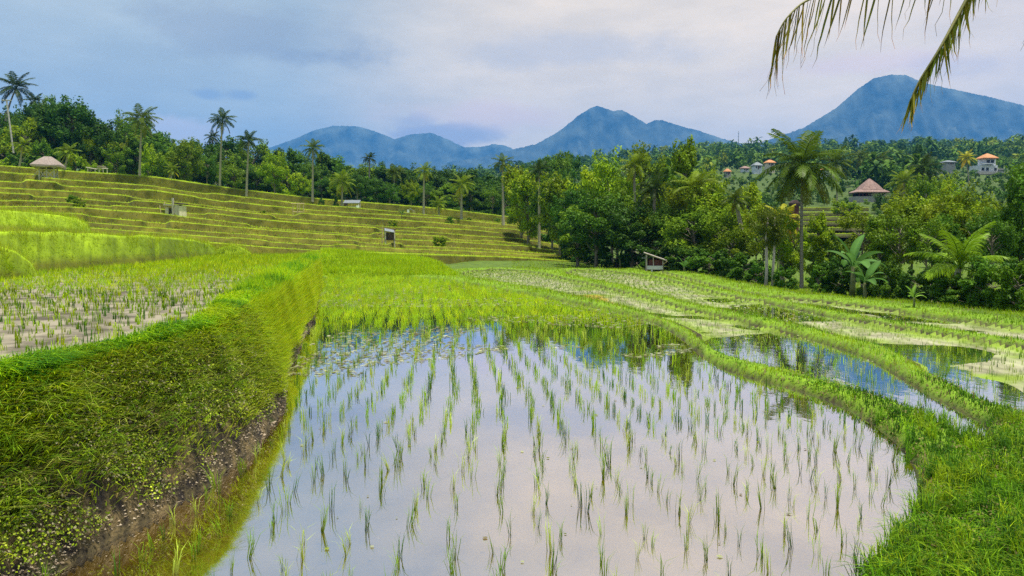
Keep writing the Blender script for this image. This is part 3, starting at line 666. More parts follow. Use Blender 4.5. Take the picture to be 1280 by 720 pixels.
# duckweed and algae scraps floating on the paddies
parts = []
for i, n, thr in ((0, 15000, .54), (1, 5000, .50), (2, 12000, .44), (3, 6000, .36)):
    poly, zw = POOLS[i][1], POOLS[i][2]
    X, Y = sample_view(n * 4, 330, 1400, 5, 75); m = inside(poly, X, Y)
    f = vnoise(X * .35, Y * .35, 60 + i, 3)
    if i == 0: m &= (f + .012 * (Y - 22) > thr) & (Y > 12)
    else: m &= f + .020 * (Y - 17) > thr
    if i == 0: m |= inside(poly, X, Y) & (RS.rand(len(X)) < .003)
    X, Y = X[m][:n], Y[m][:n]; k = len(X); r = RS.uniform(.012, .035, k) * np.clip(Y / 9, .7, 3.2) * (1 if i == 0 else .42); a = RS.uniform(0, 6.28, k)
    V = np.stack([np.stack([X + r * np.cos(a + q) * e, Y + r * np.sin(a + q), np.maximum(zw + .006, ground_fn(X, Y)[0] + .004) + .004 * RS.rand(k)], 1) for q, e in ((0, 1), (1.6, .8), (3.1, 1.1), (4.7, .8))], 1).reshape(-1, 3)
    T = (np.arange(k)[:, None, None] * 4 + np.array([[0, 1, 2], [0, 2, 3]])).reshape(-1, 3)
    C = np.repeat(pick([(.26, .28, .14), (.32, .33, .20), (.16, .20, .03), (.14, .12, .06)] if i == 0 else [(.46, .48, .26), (.54, .54, .42), (.30, .38, .08), (.22, .32, .03)], k), 4, 0)
    parts.append((V, T, C))
stuff('duckweed', parts, M_weed, 'scraps of yellow-green algae floating on the paddies')

# ------------------------------------------------------------------ terraces
M_terr = noisy('terrace_earth', (.7, .7, .7), (1.3, 1.25, 1.2), .8, 8, .95, .8, attr=True, coord='P')
def terrace(cols, lipY, lipPy, baseY, baseZ, backY, thick=.5, seed=0, label='', riser=(.11, .11, .010), lush=0.0, dens=1.0, z_lip=None, name='terrace', bw=1.0, bl=1.0):
    """one retaining bank with its tread : rows from the foot, up the face, over the lip, back along the tread"""
    n = len(cols); zl = z_from(cols, lipPy, lipY) if z_lip is None else z_lip
    rows = []; xw = (cols - 640) / F
    fr = [0, .22, .45, .7, .9, 1.0]
    wob = (vnoise(cols * .09, 0 * cols + seed, seed, 4) - .5)
    for i, t in enumerate(fr):
        Yi = baseY + (lipY - baseY) * (t ** 1.2) + (.45 * thick) * (vnoise(cols * .13 + i * .05, 0 * cols + t * 2, seed + 3, 3) - .5) * (0 < i)
        zi = baseZ + (zl - baseZ) * t
        rows.append((Yi, zi))
    rows.append((lipY + .28, zl - .03 + .06 * wob)); rows.append((lipY + .5, zl - .16)); rows.append((backY, zl - .18 + 0 * cols))
    V = np.stack([np.stack([xw * Yi, Yi, zi], 1) for Yi, zi in rows], 0); m_ = len(rows)
    id_ = np.arange(m_ * n).reshape(m_, n); q = np.stack([id_[:-1, :-1], id_[:-1, 1:], id_[1:, 1:], id_[1:, :-1]], -1).reshape(-1, 4)
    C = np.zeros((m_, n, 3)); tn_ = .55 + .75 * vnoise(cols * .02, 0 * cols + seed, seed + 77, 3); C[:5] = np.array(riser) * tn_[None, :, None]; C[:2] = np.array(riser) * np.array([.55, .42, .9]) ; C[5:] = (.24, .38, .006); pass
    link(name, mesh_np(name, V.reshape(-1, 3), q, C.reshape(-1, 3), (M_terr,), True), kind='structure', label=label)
    # grass on its face and lip
    width = size_at((cols[-1] - cols[0]), lipY.mean()); hgt = np.abs(zl - baseZ).mean()
    out = []
    nb = int(width * max(hgt, .3) * 75 * dens); u = RS.uniform(0, n - 1.001, nb); i = u.astype(int); fu = u - i; t = RS.rand(nb)
    def at_(arr): return arr[i] * (1 - fu) + arr[i + 1] * fu
    bz, lz, by, ly = at_(baseZ * np.ones(n)), at_(zl), at_(baseY), at_(lipY); Yq = by + (ly - by) * t ** 1.2; zq = bz + (lz - bz) * t; xq = at_(xw) * Yq
    pn = vnoise(xq * .22, Yq * .2 + zq * .5, seed + 9, 4); pn = ((pn - .5) * 1.7 + .5).clip(0, 1)
    key = (pn * 1.5 - .25 + .15 * RS.randn(nb)).clip(0, .999)
    colr = pick([(.11, .065, .02), (.08, .095, .008), (.15, .18, .006), (.23, .26, .006), (.20, .34, .006), (.28, .21, .03)], nb, key)
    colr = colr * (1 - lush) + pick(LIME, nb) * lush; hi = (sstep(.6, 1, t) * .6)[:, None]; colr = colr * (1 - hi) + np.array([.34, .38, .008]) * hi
    keep = RS.rand(nb) < (.12 + 1.0 * pn) * (.35 + .65 * t)
    sz = np.clip(ly / 60, .45, 1.2)
    P = np.stack([xq, Yq - .03, zq - .03], 1)[keep]
    out.append(blades(P, (RS.uniform(.06, .22, nb) * sz * bl)[keep], (.045 * sz * bw)[keep], RS.uniform(.2, .9, keep.sum()), colr[keep], 1, np.array([[0, -.3, .8]]), RS.normal(-1.57, .9, keep.sum())))
    nb = int(width * 26 * dens); u = RS.uniform(0, n - 1.001, nb); i = u.astype(int); fu = u - i
    ly = at_(lipY) + RS.uniform(-.05, .5, nb); sz = np.clip(ly / 60, .4, 1.1); P = np.stack([at_(xw) * ly, ly, at_(zl) - .06], 1)
    out.append(blades(P, RS.uniform(.06, .30, nb) * sz * (1 + (bl - 1) * .4), .05 * sz * bw, RS.uniform(.2, .8, nb), pick([(.34, .42, .012), (.42, .42, .05), (.28, .42, .008)], nb), 1))
    # rice on the tread
    dep = backY - lipY; area = width * dep.mean(); nb = int(min(area * 14 * dens, 9000)); u = RS.uniform(0, n - 1.001, nb); i = u.astype(int); fu = u - i
    Yq = at_(lipY) + .5 + (at_(backY) - at_(lipY) - .5) * RS.rand(nb); sz = np.clip(Yq / 60, .6, 1.3)
    P = np.stack([at_(xw) * Yq, Yq, at_(zl) - .19], 1)
    out.append(blades(P, RS.uniform(.12, .34, nb) * sz, .06 * sz, RS.uniform(.3, 1.2, nb), pick([(.20, .36, .005), (.28, .40, .006), (.36, .42, .006), (.40, .36, .03), (.38, .30, .08)], nb, ((vnoise(P[:, 0] * .06, P[:, 1] * .12, seed + 55, 3) - .5) * 2.4 + .45 + .12 * RS.randn(nb)).clip(0, .999)), 1))
    return out
tg = []; lev = []
colsT = np.arange(-300, 748, 3.0)
fs = [0] + list(np.cumsum([.1, .085, .105, .09, .1, .095, .1, .105, .09, .13])); fs = np.array(fs) / fs[-1]
for k in range(NLEV):
    f = fs[k] + (0 if k in (0, NLEV - 1) else 1) * .055 * (vnoise(colsT * .012, 0 * colsT + k * 3.7, 200 + k, 2) - .5)
    br = np.sort(RS.uniform(-300, 750, 9)); stp = RS.uniform(-.034, .034, 10) * (k not in (0, NLEV - 1)); ii = np.searchsorted(br, colsT); sv = stp[ii]
    sv = np.convolve(np.pad(sv, 1, mode='edge'), [.25, .5, .25], 'valid'); f = f + sv
    # steps : each terrace ends and restarts where two bunds meet
    py, Y = lip_fy(np.clip(f, 0, 1), colsT); Y = Y + 1.2 * (vnoise(colsT * .03, 0 * colsT + k, 300 + k, 3) - .5)
    lev.append((py, Y, z_from(colsT, py, Y)))
for k in range(1, NLEV):     # never let one lip sink below the one under it
    pa, Ya, za = lev[k - 1]; pb, Yb, zb = lev[k]; zb = np.maximum(zb, za + .18); Yb = np.maximum(Yb, Ya + 1.6); lev[k] = (pb, Yb, zb)
def on_terrace(px, py):
    """a spot on the tread whose lip passes just below this place in the picture ; returns (x, Y, z)"""
    i = int(np.clip(round((px + 300) / 3), 0, len(colsT) - 1)); k = int(np.argmin([abs(l[0][i] - py) for l in lev]))
    Y = float(lev[k][1][i]) + 1.6; return Vector(((px - 640) / F * Y, Y, float(lev[k][2][i]) - .05))
for k in range(NLEV):
    py, Y, z = lev[k]
    bz = (lev[k - 1][2] - .18) if k else np.where(colsT < 402, 1.0, -.6)
    bz = np.minimum(bz, z - .12)
    bY = Y - .55; back = lev[k + 1][1] - .5 if k < NLEV - 1 else Y + 14
    end = {0: 735, 1: 728, 2: 732, 3: 720, 4: 724, 5: 716, 6: 735, 7: 742, 8: 745, 9: 745, 10: 746}[k]; s = colsT <= end
    bright = .45 if k >= 9 else (.4, .25, .15)[k] if k < 3 else .08
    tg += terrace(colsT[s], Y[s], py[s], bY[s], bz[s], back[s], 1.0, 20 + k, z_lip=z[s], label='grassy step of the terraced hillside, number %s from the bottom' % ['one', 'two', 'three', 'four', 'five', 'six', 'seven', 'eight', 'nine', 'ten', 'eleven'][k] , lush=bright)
# big lush bank behind the upper left field, the mound above it and the mound in the corner
c1 = np.arange(-300, 276, 2.0); by = left_far_Y(c1); lp = np.interp(c1, [-300, 0, 100, 180, 230, 262, 276], [286, 289, 291, 295, 299, 304, 317])
lp = lp + 4 * (vnoise(c1 * .05, 0 * c1, 8, 3) - .5)
gul = .45 * sstep(3.5, 0, np.abs(c1 - 195)) + .3 * sstep(3, 0, np.abs(c1 - 238)) + .16 * sstep(5, 0, np.abs(c1 - 105)) + .12 * sstep(7, 0, np.abs(c1 - 148)) + .2 * sstep(9, 0, np.abs(c1 - 30))
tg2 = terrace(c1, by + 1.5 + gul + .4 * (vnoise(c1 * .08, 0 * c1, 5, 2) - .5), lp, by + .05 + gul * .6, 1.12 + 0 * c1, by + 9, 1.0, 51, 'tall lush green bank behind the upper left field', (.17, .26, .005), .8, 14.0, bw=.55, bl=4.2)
c2 = np.arange(-300, 116, 2.0); y2 = np.interp(c2, [-300, 0, 116], [26, 31, 37.]); l2 = np.interp(c2, [-300, 0, 60, 95, 110, 116], [258, 262, 267, 272, 280, 290])
zb = z_from(c2, np.interp(c2, [-300, 0, 116], [286, 289, 291.]), y2) - .1
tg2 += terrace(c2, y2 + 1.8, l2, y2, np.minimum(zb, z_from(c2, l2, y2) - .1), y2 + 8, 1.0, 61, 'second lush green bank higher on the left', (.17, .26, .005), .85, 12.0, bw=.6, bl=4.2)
c3 = np.arange(-300, 47, 2.0); y3 = left_far_Y(c3) - 2.4; l3 = np.interp(c3, [-300, 0, 20, 38, 46], [306, 308, 314, 328, 343])
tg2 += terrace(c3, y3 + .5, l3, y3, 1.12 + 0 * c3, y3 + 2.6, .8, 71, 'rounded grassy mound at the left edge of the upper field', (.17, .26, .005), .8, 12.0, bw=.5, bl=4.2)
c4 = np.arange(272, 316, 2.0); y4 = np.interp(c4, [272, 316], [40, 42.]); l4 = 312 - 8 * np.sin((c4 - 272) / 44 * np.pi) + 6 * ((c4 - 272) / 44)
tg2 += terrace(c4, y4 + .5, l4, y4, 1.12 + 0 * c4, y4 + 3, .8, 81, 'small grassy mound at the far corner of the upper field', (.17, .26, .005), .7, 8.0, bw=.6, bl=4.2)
stuff('terrace_grass', tg, M_blade, 'yellow-green grass and rice over the terraced hillside')
stuff('lush_grass', tg2, M_blade, 'thick lime green grass on the banks behind the upper left field')
# small stepped fields seen through the trees on the right
c5 = np.arange(985, 1085, 3.0)
for k, (p, Yk) in enumerate(((292, 92), (284, 98), (277, 105), (271, 112), (265, 119), (259, 127))):
    zb = z_from(c5, p + 5.0, Yk)
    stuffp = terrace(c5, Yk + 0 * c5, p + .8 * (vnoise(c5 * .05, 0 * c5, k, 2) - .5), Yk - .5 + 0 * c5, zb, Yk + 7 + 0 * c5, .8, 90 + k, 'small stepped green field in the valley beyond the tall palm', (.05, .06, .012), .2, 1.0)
    stuff('terrace_grass', stuffp, M_blade, 'bright grass on a small valley terrace')

# ------------------------------------------------------------------ mountains
M_mount = noisy('mountain_forest', (.010, .018, .018), (.085, .105, .085), .009, 14, .95, 0, coord='P')
def mountain(name, label, sil, Yr, depth, seed):
    sil = np.array(sil, float); px = np.arange(sil[0, 0], sil[-1, 0] + .1, 2.2); py = np.interp(px, sil[:, 0], sil[:, 1])
    py = py - 1.9 * vnoise(px * .9, px * 0, seed, 3, .7) + .9
    xr = (px - 640) / F * Yr; zr = z_from(px, py, Yr); rows = []; m = 70
    ss = np.concatenate([np.linspace(0, 1, m), -np.linspace(.05, 1, 10)]); order_ = np.argsort(ss); ss = ss[order_]
    V = np.zeros((len(ss), len(px), 3))
    for j, s in enumerate(ss):
        a = abs(s); prof = (1 - a) ** 1.25
        Yj = Yr - s * depth if s > 0 else Yr + a * depth * .6
        rid = np.clip(np.abs(vnoise(xr / 330 + .5 * np.sin(a * 5 + xr / 500), Yj / 520 + 0 * xr, seed + 5, 6, .6) - .5) * 3.2, 0, 1)
        zz = zr * prof * (1 - .72 * (1 - rid) * np.sin(np.pi * min(a * 1.1, 1)) ** .7) if s > 0 else zr * prof
        V[j] = np.stack([xr * (1 + 0 * a), np.full_like(xr, Yj) + 60 * (rid - .5) * a, zz], 1)
    id_ = np.arange(V.shape[0] * V.shape[1]).reshape(V.shape[:2]); q = np.stack([id_[:-1, :-1], id_[:-1, 1:], id_[1:, 1:], id_[1:, :-1]], -1).reshape(-1, 4)
    link(name, mesh_np(name, V.reshape(-1, 3), q, None, (M_mount,), True), kind='structure', label=label)
mountain('mountain', 'low double-humped blue mountain at the left of the range', [(300,200),(345,183),(375,172),(395,163),(420,157),(450,158),(470,164),(495,174),(515,168),(540,166),(560,174),(580,184),(600,184),(618,180),(632,182),(650,190),(720,202)], 6000, 2200, 3)
mountain('mountain', 'sharp central blue mountain peak with a lower shoulder', [(560,203),(600,197),(640,187),(670,180),(700,163),(720,146),(735,136),(745,132),(757,136),(765,139),(775,137),(790,145),(806,155),(815,151),(825,150),(850,158),(870,163),(890,170),(930,182),(970,196)], 5200, 1900, 23)
mountain('mountain', 'broad blue volcano at the right', [(890,200),(930,186),(955,176),(1000,160),(1040,135),(1065,112),(1085,98),(1105,93),(1125,94),(1145,103),(1180,111),(1210,117),(1240,124),(1280,134),(1340,148),(1420,170),(1500,185),(1580,200)], 4600, 1900, 43)

# ------------------------------------------------------------------ far forest on the hill
def leaf_cloud(c, r, n, size, pal, rs, flat=.75, up=.35):
    """n leaf faces on and in an ellipsoid clump"""
    d = rs.randn(n, 3); d /= np.linalg.norm(d, axis=1)[:, None]; rad = r * (.45 + .58 * rs.rand(n, 1) ** .6)
    p = c + d * rad * np.array([1, 1, flat])
    nn = d + rs.randn(n, 3) * .55 + np.array([0, 0, up]); nn /= np.linalg.norm(nn, axis=1)[:, None]
    a = np.cross(nn, rs.randn(n, 3)); a /= np.linalg.norm(a, axis=1)[:, None]; b = np.cross(nn, a); s = (size * rs.uniform(.6, 1.35, n))[:, None]
    V = np.stack([p - a * s, p + b * s * .55, p + a * s, p - b * s * .55], 1).reshape(-1, 3)
    T = (np.arange(n)[:, None, None] * 4 + np.array([[0, 1, 2], [0, 2, 3]])).reshape(-1, 3)
    C = np.repeat(np.array(pal)[rs.randint(len(pal), size=n)] * (1 + .15 * rs.randn(n, 1)).clip(.6, 1.5), 4, 0)
    return V, T, C
def far_forest():
    protos = []
    fine = []
    for dest, nl, sz in ((protos, 12, .095), (fine, 46, .045)):
        for k in range(9):
            rs = np.random.RandomState(500 + k); ps = []
            for j in range(8):
                a = rs.uniform(0, 6.28); rr = rs.uniform(0, .27); c = np.array([rr * math.cos(a), rr * math.sin(a), rs.uniform(.45, .85)])
                ps.append(leaf_cloud(c, rs.uniform(.14, .24), nl, sz, [(1, 1, 1)], rs))
            dest.append(merge(ps))
    for k in range(3):
        rs = np.random.RandomState(900 + k); ps = []; V = []; T = []
        for j in range(13):
            a = j * 2.4 + rs.rand(); e = rs.uniform(-.4, 1.1); p = np.array([0, 0, .86]); b0 = len(V)
            for q in range(4):
                w_ = (.02, .05, .045, .0)[q]; sd = np.array([-math.sin(a), math.cos(a), 0]) * w_; V += [p - sd, p + sd]; p = p + np.array([math.cos(a) * math.cos(e), math.sin(a) * math.cos(e), math.sin(e)]) * .11; e -= .55
            for q in range(3): i0 = b0 + q * 2; T += [(i0, i0 + 1, i0 + 3), (i0, i0 + 3, i0 + 2)]
        b0 = len(V); V += [np.array(v) for v in ((-.012, 0, 0), (.012, 0, 0), (.008, 0, .87), (-.008, 0, .87))]; T += [(b0, b0 + 1, b0 + 2), (b0, b0 + 2, b0 + 3)]
        C = np.ones((len(V), 3)) * np.array([1.1, 1.05, 1]); C[b0:] = (3, 2, 8); protos.append((np.array(V), np.array(T), C))
    n = 5600; px = RS.uniform(280, 1420, n); Y = 105 * (880 / 105) ** (RS.rand(n) ** .62); px = np.where(Y < 175, RS.uniform(830, 1420, n), px); X = (px - 640) / F * Y
    z = ground_fn(X, Y)[0]
    # clearings : houses and the small fields
    m = ~((px > 975) & (px < 1088) & (Y < 150)) & (terrain(px, Y) >= 0); low = np.zeros(n, bool)
    for hx, hw, hy in ((1086, 32, 168), (1233, 26, 318), (936, 40, 350), (1040, 18, 298), (1278, 14, 160), (1185, 14, 330), (993, 10, 80)):
        low |= (np.abs(px - hx) < hw + np.where(Y < 240, 22, 6)) & (Y > min(hy * .55, 100)) & (Y < hy + 4); m &= ~((np.abs(px - hx) < hw * .8) & (np.abs(Y - hy) < 7))
    px, Y, X, z, low = px[m], Y[m], X[m], z[m], low[m]; parts = []; pal = np.array([(.030, .075, .012), (.05, .12, .014), (.08, .16, .016), (.13, .22, .018), (.20, .26, .02)])
    for i in range(len(X)):
        ip = RS.randint(9) if RS.rand() > .12 else 9 + RS.randint(3); v, t, c = fine[ip] if (Y[i] < 210 and ip < 9) else protos[ip]; a = RS.uniform(0, 6.28); hgt = (RS.uniform(4.5, 9) + 5 * RS.rand() ** 4 + (4 if ip > 8 else 0)) * (.28 if low[i] else 1) * (1.15 if Y[i] > 500 else 1); w = hgt * RS.uniform(.75, 1.25); ca, sa = math.cos(a) * w, math.sin(a) * w
        if ip > 8: w = hgt; ca, sa = math.cos(a) * w, math.sin(a) * w
        elif RS.rand() < .12: w *= .5; hgt *= 1.25; ca *= .5; sa *= .5
        vv = np.stack([v[:, 0] * ca - v[:, 1] * sa + X[i], v[:, 0] * sa + v[:, 1] * ca + Y[i], v[:, 2] * hgt + z[i] - .18 * hgt], 1)
        kk = float(np.clip(vnoise(X[i] * .02, Y[i] * .012, 3, 3) * 5 - .4 + RS.randn() * .9, 0, 4.99)); parts.append((vv, t, c * pal[int(kk)]))
    stuff('forest', parts, M_forest, 'dense green forest covering the far hillside below the mountains')
M_forest = leafy('far_leaves', .2, .25, .05, .6)
far_forest()

# ------------------------------------------------------------------ trees
LEAFP = [(.9, 1, .9), (1.15, 1.12, .95), (.78, .9, .85), (1.05, 1.1, .8)]
def tree_proto(seed, kind):
    """a 10 m tree : trunk with limbs, crown of leaf clumps grown on the limb ends"""
    rs = np.random.RandomState(seed); tb = MB(); ps = []
    def limb(p0, p1, r0, r1, n=5):
        mid = [(p0 * (1 - t) + p1 * t) + np.append(rs.randn(2) * .12, 0) * (0 < t < 1) * np.linalg.norm(p1 - p0) * .25 for t in (0, .35, .7, 1)]
        tb.tube(mid, list(np.linspace(r0, r1, 4)), n, False)
    cl = []
    if kind == 'round':
        hz, rx, rzv, nC, lf, sz = 6.1, 3.4, 3.6, 30, 250, .17
    elif kind == 'tall':
        hz, rx, rzv, nC, lf, sz = 5.6, 2.0, 4.3, 30, 240, .15
    elif kind == 'airy':
        hz, rx, rzv, nC, lf, sz = 6.7, 2.5, 3.0, 26, 170, .13
    elif kind == 'cone':
        hz, rx, rzv, nC, lf, sz = 5.4, 2.3, 4.5, 32, 220, .14
    elif kind == 'bush':
        hz, rx, rzv, nC, lf, sz = 4.2, 4.4, 4.6, 30, 230, .26
    top = hz + rzv * .55; lean = rs.randn(2) * .25
    spine = [np.array([lean[0] * t * t, lean[1] * t * t, top * t]) for t in (0, .2, .45, .7, 1)]
    if kind != 'bush': tb.tube(spine, [.24, .19, .15, .10, .04] if kind != 'airy' else [.13, .11, .09, .07, .03], 7, False)
    for j in range(nC):
        d = rs.randn(3); d /= np.linalg.norm(d); q = rs.uniform(.55, .95); zc = hz + d[2] * rzv * q
        rr = rx * q * math.sqrt(max(1 - d[2] ** 2, .05))
        if kind == 'cone': rr = (rx * rs.uniform(.4, 1)) * max(0.12, 1 - (zc - 1.4) / 8.6)
        an = math.atan2(d[1], d[0]); c = np.array([rr * math.cos(an), rr * math.sin(an), zc]) + np.append(lean, 0) * (zc / top) ** 2
        r = rs.uniform(.75, 1.35) * (1.0 if kind in ('round', 'bush') else .72)
        cl.append((c, r)); z0 = max(3.6 if kind == 'airy' else .6, min(zc - rs.uniform(.8, 2.2), top * .92)); s0 = np.append(lean * (z0 / top) ** 2, z0)
        limb(s0, c, .075 if kind != 'airy' else .045, .02, 4)
        ps.append(leaf_cloud(c, r, lf, sz, [LEAFP[rs.randint(4)]] * 2 + [LEAFP[rs.randint(4)]], rs, .8))
        # twigs breaking the outline
        ps.append(leaf_cloud(c + np.array([d[0], d[1], d[2] + .3]) * r * .95, r * .55, lf // 6, sz, [LEAFP[1]], rs, 1))
    v, t, c = merge(ps)
    return mesh_np('crown', v, t, c, (M_leaf,)), tb.mesh('trunk', M_bark, True)
PROTO = {}
for kind, k in (('round', 4), ('tall', 3), ('airy', 3), ('cone', 2), ('bush', 3)):
    PROTO[kind] = [tree_proto(1000 + 31 * j + hash(kind) % 1 + len(kind) * 7, kind) for j in range(k)]
TONE = {'dark': (.050, .115, .012), 'deep': (.078, .165, .013), 'mid': (.115, .205, .010), 'olive': (.15, .215, .008), 'lime': (.22, .33, .008), 'yellow': (.40, .40, .012)}
TWORD = {'dark': 'dark green', 'deep': 'deep green', 'mid': 'mid green', 'olive': 'olive green', 'lime': 'lime green', 'yellow': 'yellowish green'}
KWORD = {'round': 'round-crowned tree', 'tall': 'narrow-crowned tree', 'airy': 'airy-crowned slender tree', 'cone': 'conical tree', 'bush': 'bushy leafy shrub'}
KNAME = {'round': 'broadleaf_tree', 'tall': 'tall_tree', 'airy': 'slender_tree', 'cone': 'conical_tree', 'bush': 'leafy_shrub'}
MARKS = [(20, 'the tallest left-edge palm'), (65, 'the thatched hut'), (122, 'the low bamboo rail shelter'), (177, 'the shaggy terrace palm'), (222, 'the pale plank hut'),
         (278, 'the slim skyline palm'), (311, 'the palm beside the slim skyline palm'), (373, 'the bamboo frame'), (392, 'the palm against the left mountain'),
         (440, 'the grey-roofed field shelter'), (485, 'the dark stilt hut'), (530, 'the palm above the dark stilt hut'), (577, 'the bushy terrace-end palm'), (628, 'the palm under the central peak'),
         (674, 'the end of the terraces'), (740, 'the central mountain peak'), (817, 'the red-walled field hut'), (868, 'the tall conical tree'), (925, 'the bare-stemmed leaning palm'),
         (962, 'the twin pale trunks'), (1003, 'the big coconut palm'), (1065, 'the banana clump'), (1088, 'the brown-roofed pavilion'), (1140, 'the small banana plant'), (1200, 'the low young coconut palm'), (1232, 'the white villa'), (1275, 'the right edge of the photo')]
used_labels = {}
def tree_label(px, Y, kind, tone, hpx):
    d = sorted(MARKS, key=lambda m: abs(m[0] - px))[0]; off = px - d[0]
    rel = 'level with' if abs(off) < 6 else ('just right of' if off > 0 else 'just left of')
    row = 'front row' if Y < 62 or (px < 700 and Y < 126) else ('second row' if Y < 90 or (px < 700 and Y < 140) else 'back row')
    return '%s %s, %s, %s %s' % (TWORD[tone], KWORD[kind], row, rel, d[1])
def tree(px, pytop, Y, kind, tone, wpx=None, pybase=None, label=None, group='trees around the terraces and paddies', var=None):
    x = X_at(px, Y); z0 = float(ground_fn(np.array([x]), np.array([float(Y)]))[0][0]) if pybase is None else z_from(px, pybase, Y)
    if 'z' and pybase is None: z0 -= .1
    zt = z_from(px, pytop, Y); h = max(zt - z0, 1.2); s = h / 9.7
    w = s if wpx is None else size_at(wpx, Y) / {'round': 7.6, 'tall': 5, 'airy': 6, 'cone': 4.8, 'bush': 9.6}[kind]
    cr, tr = PROTO[kind][random.randrange(len(PROTO[kind])) if var is None else var]
    o = link(KNAME[kind], None, loc=(x, Y, z0), rz=random.uniform(0, 6.28), scale=(w, w, s), label=label or tree_label(px, Y, kind, tone, h), cat='shrub' if kind == 'bush' else 'tree', group=group)
    tc_ = TONE[tone]; j = random.uniform(.85, 1.18)
    c = link('crown', cr, o); c.color = (tc_[0] * j * random.uniform(.9, 1.12), tc_[1] * j, tc_[2] * j, 1)
    link('trunk', tr, o)
    lb = o['label']; used_labels.setdefault(lb, []).append(o)
    return o
# belt behind the terraces : skyline read from the photograph
SKY = np.array([(-60,120),(0,138),(30,140),(60,128),(95,130),(120,140),(150,143),(200,154),(240,170),(300,178),(350,185),(400,192),(450,200),(500,209),(560,214),(620,208),(660,202),(700,194),(720,194)], float)
def skyl(px): return np.interp(px, SKY[:, 0], SKY[:, 1])
rt = random.Random(5)
for px in np.arange(-40, 725, 17.0):        # back row on the skyline
    p = px + rt.uniform(-5, 5); tree(p, skyl(p) + rt.uniform(-3, 8), rt.uniform(142, 158), rt.choice(['round', 'round', 'tall', 'cone']), rt.choice(['dark', 'dark', 'deep', 'mid']), rt.uniform(38, 56))
for px in np.arange(-35, 725, 19.0):        # middle
    p = px + rt.uniform(-6, 6); tp = skyl(p) + rt.uniform(12, 26); tree(p, tp, rt.uniform(131, 139), rt.choice(['round', 'round', 'tall', 'bush']), rt.choice(['dark', 'deep', 'deep', 'mid', 'olive']), rt.uniform(34, 52))
for px in np.arange(90, 720, 21.0):        # front, above the top terrace
    p = px + rt.uniform(-7, 7); bt = np.interp(p, TOPL[:, 0], TOPL[:, 1]); tp = bt - (bt - skyl(p)) * rt.uniform(.42, .72); tree(p, tp, rt.uniform(124, 129), rt.choice(['round', 'tall', 'bush', 'airy', 'round']), rt.choice(['dark', 'deep', 'mid', 'mid', 'olive', 'lime']), rt.uniform(24, 40))
for px, tp, k, tn, w in ((45, 150, 'round', 'lime', 55), (10, 165, 'bush', 'lime', 50), (60, 172, 'bush', 'mid', 40), (95, 132, 'round', 'dark', 75), (75, 130, 'tall', 'dark', 40), (130, 150, 'round', 'dark', 60), (190, 178, 'bush', 'lime', 30), (235, 182, 'round', 'olive', 40), (345, 195, 'round', 'lime', 38), (215, 188, 'round', 'olive', 34), (8, 195, 'bush', 'lime', 34), (100, 190, 'bush', 'lime', 34), (118, 200, 'bush', 'lime', 26), (35, 188, 'bush', 'deep', 40)):
    tree(px, tp, 122 if tp > 170 else 128, k, tn, w)
# right of the terraces : a wood of mixed trees, near to far
for args in ((738,205,78,'tall','lime',60),(765,196,74,'round','lime',70),(718,235,76,'round','dark',60),(700,215,84,'tall','olive',55),(660,212,92,'tall','lime',45),(652,205,98,'tall','olive',45),(690,225,90,'round','deep',60),
             (745,250,62,'round','deep',85),(790,262,60,'round','dark',80),(722,258,66,'tall','mid',50),(772,240,66,'round','mid',70),
             (800,195,82,'round','olive',60),(830,200,86,'tall','mid',50),(855,176,64,'tall','olive',62),(880,205,66,'airy','olive',60),(862,228,58,'airy','olive',80),(838,250,58,'airy','deep',60),(885,240,56,'round','lime',80),(820,262,60,'airy','olive',60),
             (905,262,52,'round','olive',70),(870,262,54,'round','mid',85),(930,232,70,'tall','lime',45),(945,262,56,'airy','lime',55),(915,285,48,'round','olive',55),(955,255,44,'airy','olive',50),(972,262,45,'airy','lime',48),(988,285,50,'round','lime',50),
             (1022,268,46,'tall','lime',42),(1035,282,48,'bush','mid',50),(1078,258,44,'airy','olive',70),(1116,250,42,'tall','olive',60),(1140,238,43,'airy','olive',80),(1165,240,46,'airy','lime',80),(1125,265,38,'airy','mid',70),(1098,268,40,'tall','mid',60),
             (1195,245,44,'round','olive',70),(1216,246,42,'airy','lime',80),(1240,238,40,'airy','olive',70),(1272,236,36,'round','deep',80),(1290,215,36,'round','deep',90),(1158,268,37,'airy','mid',55),(1185,270,40,'tall','deep',50),(1240,262,34,'airy','deep',70),
             (1150,225,80,'round','mid',45),(1180,226,95,'round','lime',40),(1128,240,100,'bush','mid',40),(1055,250,120,'bush','lime',40),(1278,228,75,'round','mid',40),(1196,236,70,'round','lime',50)):
    tree(*args)
for args in ((830,300,55,'bush','dark',70),(860,305,52,'bush','dark',60),(890,310,48,'bush','deep',60),(925,315,45,'bush','dark',60),(800,290,62,'bush','dark',60),(770,285,66,'bush','dark',60),(735,290,70,'bush','dark',50),(715,285,78,'bush','dark',40),
             (950,325,40,'bush','deep',40),(981,330,38,'bush','deep',34),(1026,328,36,'bush','deep',36),(1050,318,36,'bush','dark',60),(1085,318,34,'bush','dark',55),(1110,322,32,'bush','deep',40),(1165,330,29,'bush','dark',50),(1190,340,26.5,'bush','deep',60),(1245,318,24.5,'bush','deep',80),(1275,322,23.5,'bush','mid',70),(1215,345,25.5,'bush','deep',50),(1310,300,24,'bush','deep',90),
             (930,316,41,'bush','deep',50),(1147,332,31,'bush','dark',50),(1128,336,32.5,'bush','deep',40),(600,262,124,'bush','dark',40),(640,265,122,'bush','dark',40),(675,268,118,'bush','dark',45),(700,270,100,'bush','dark',50),(560,250,124,'bush','deep',40)):
    tree(*args, group='shrubs under the trees')
rb = random.Random(9)
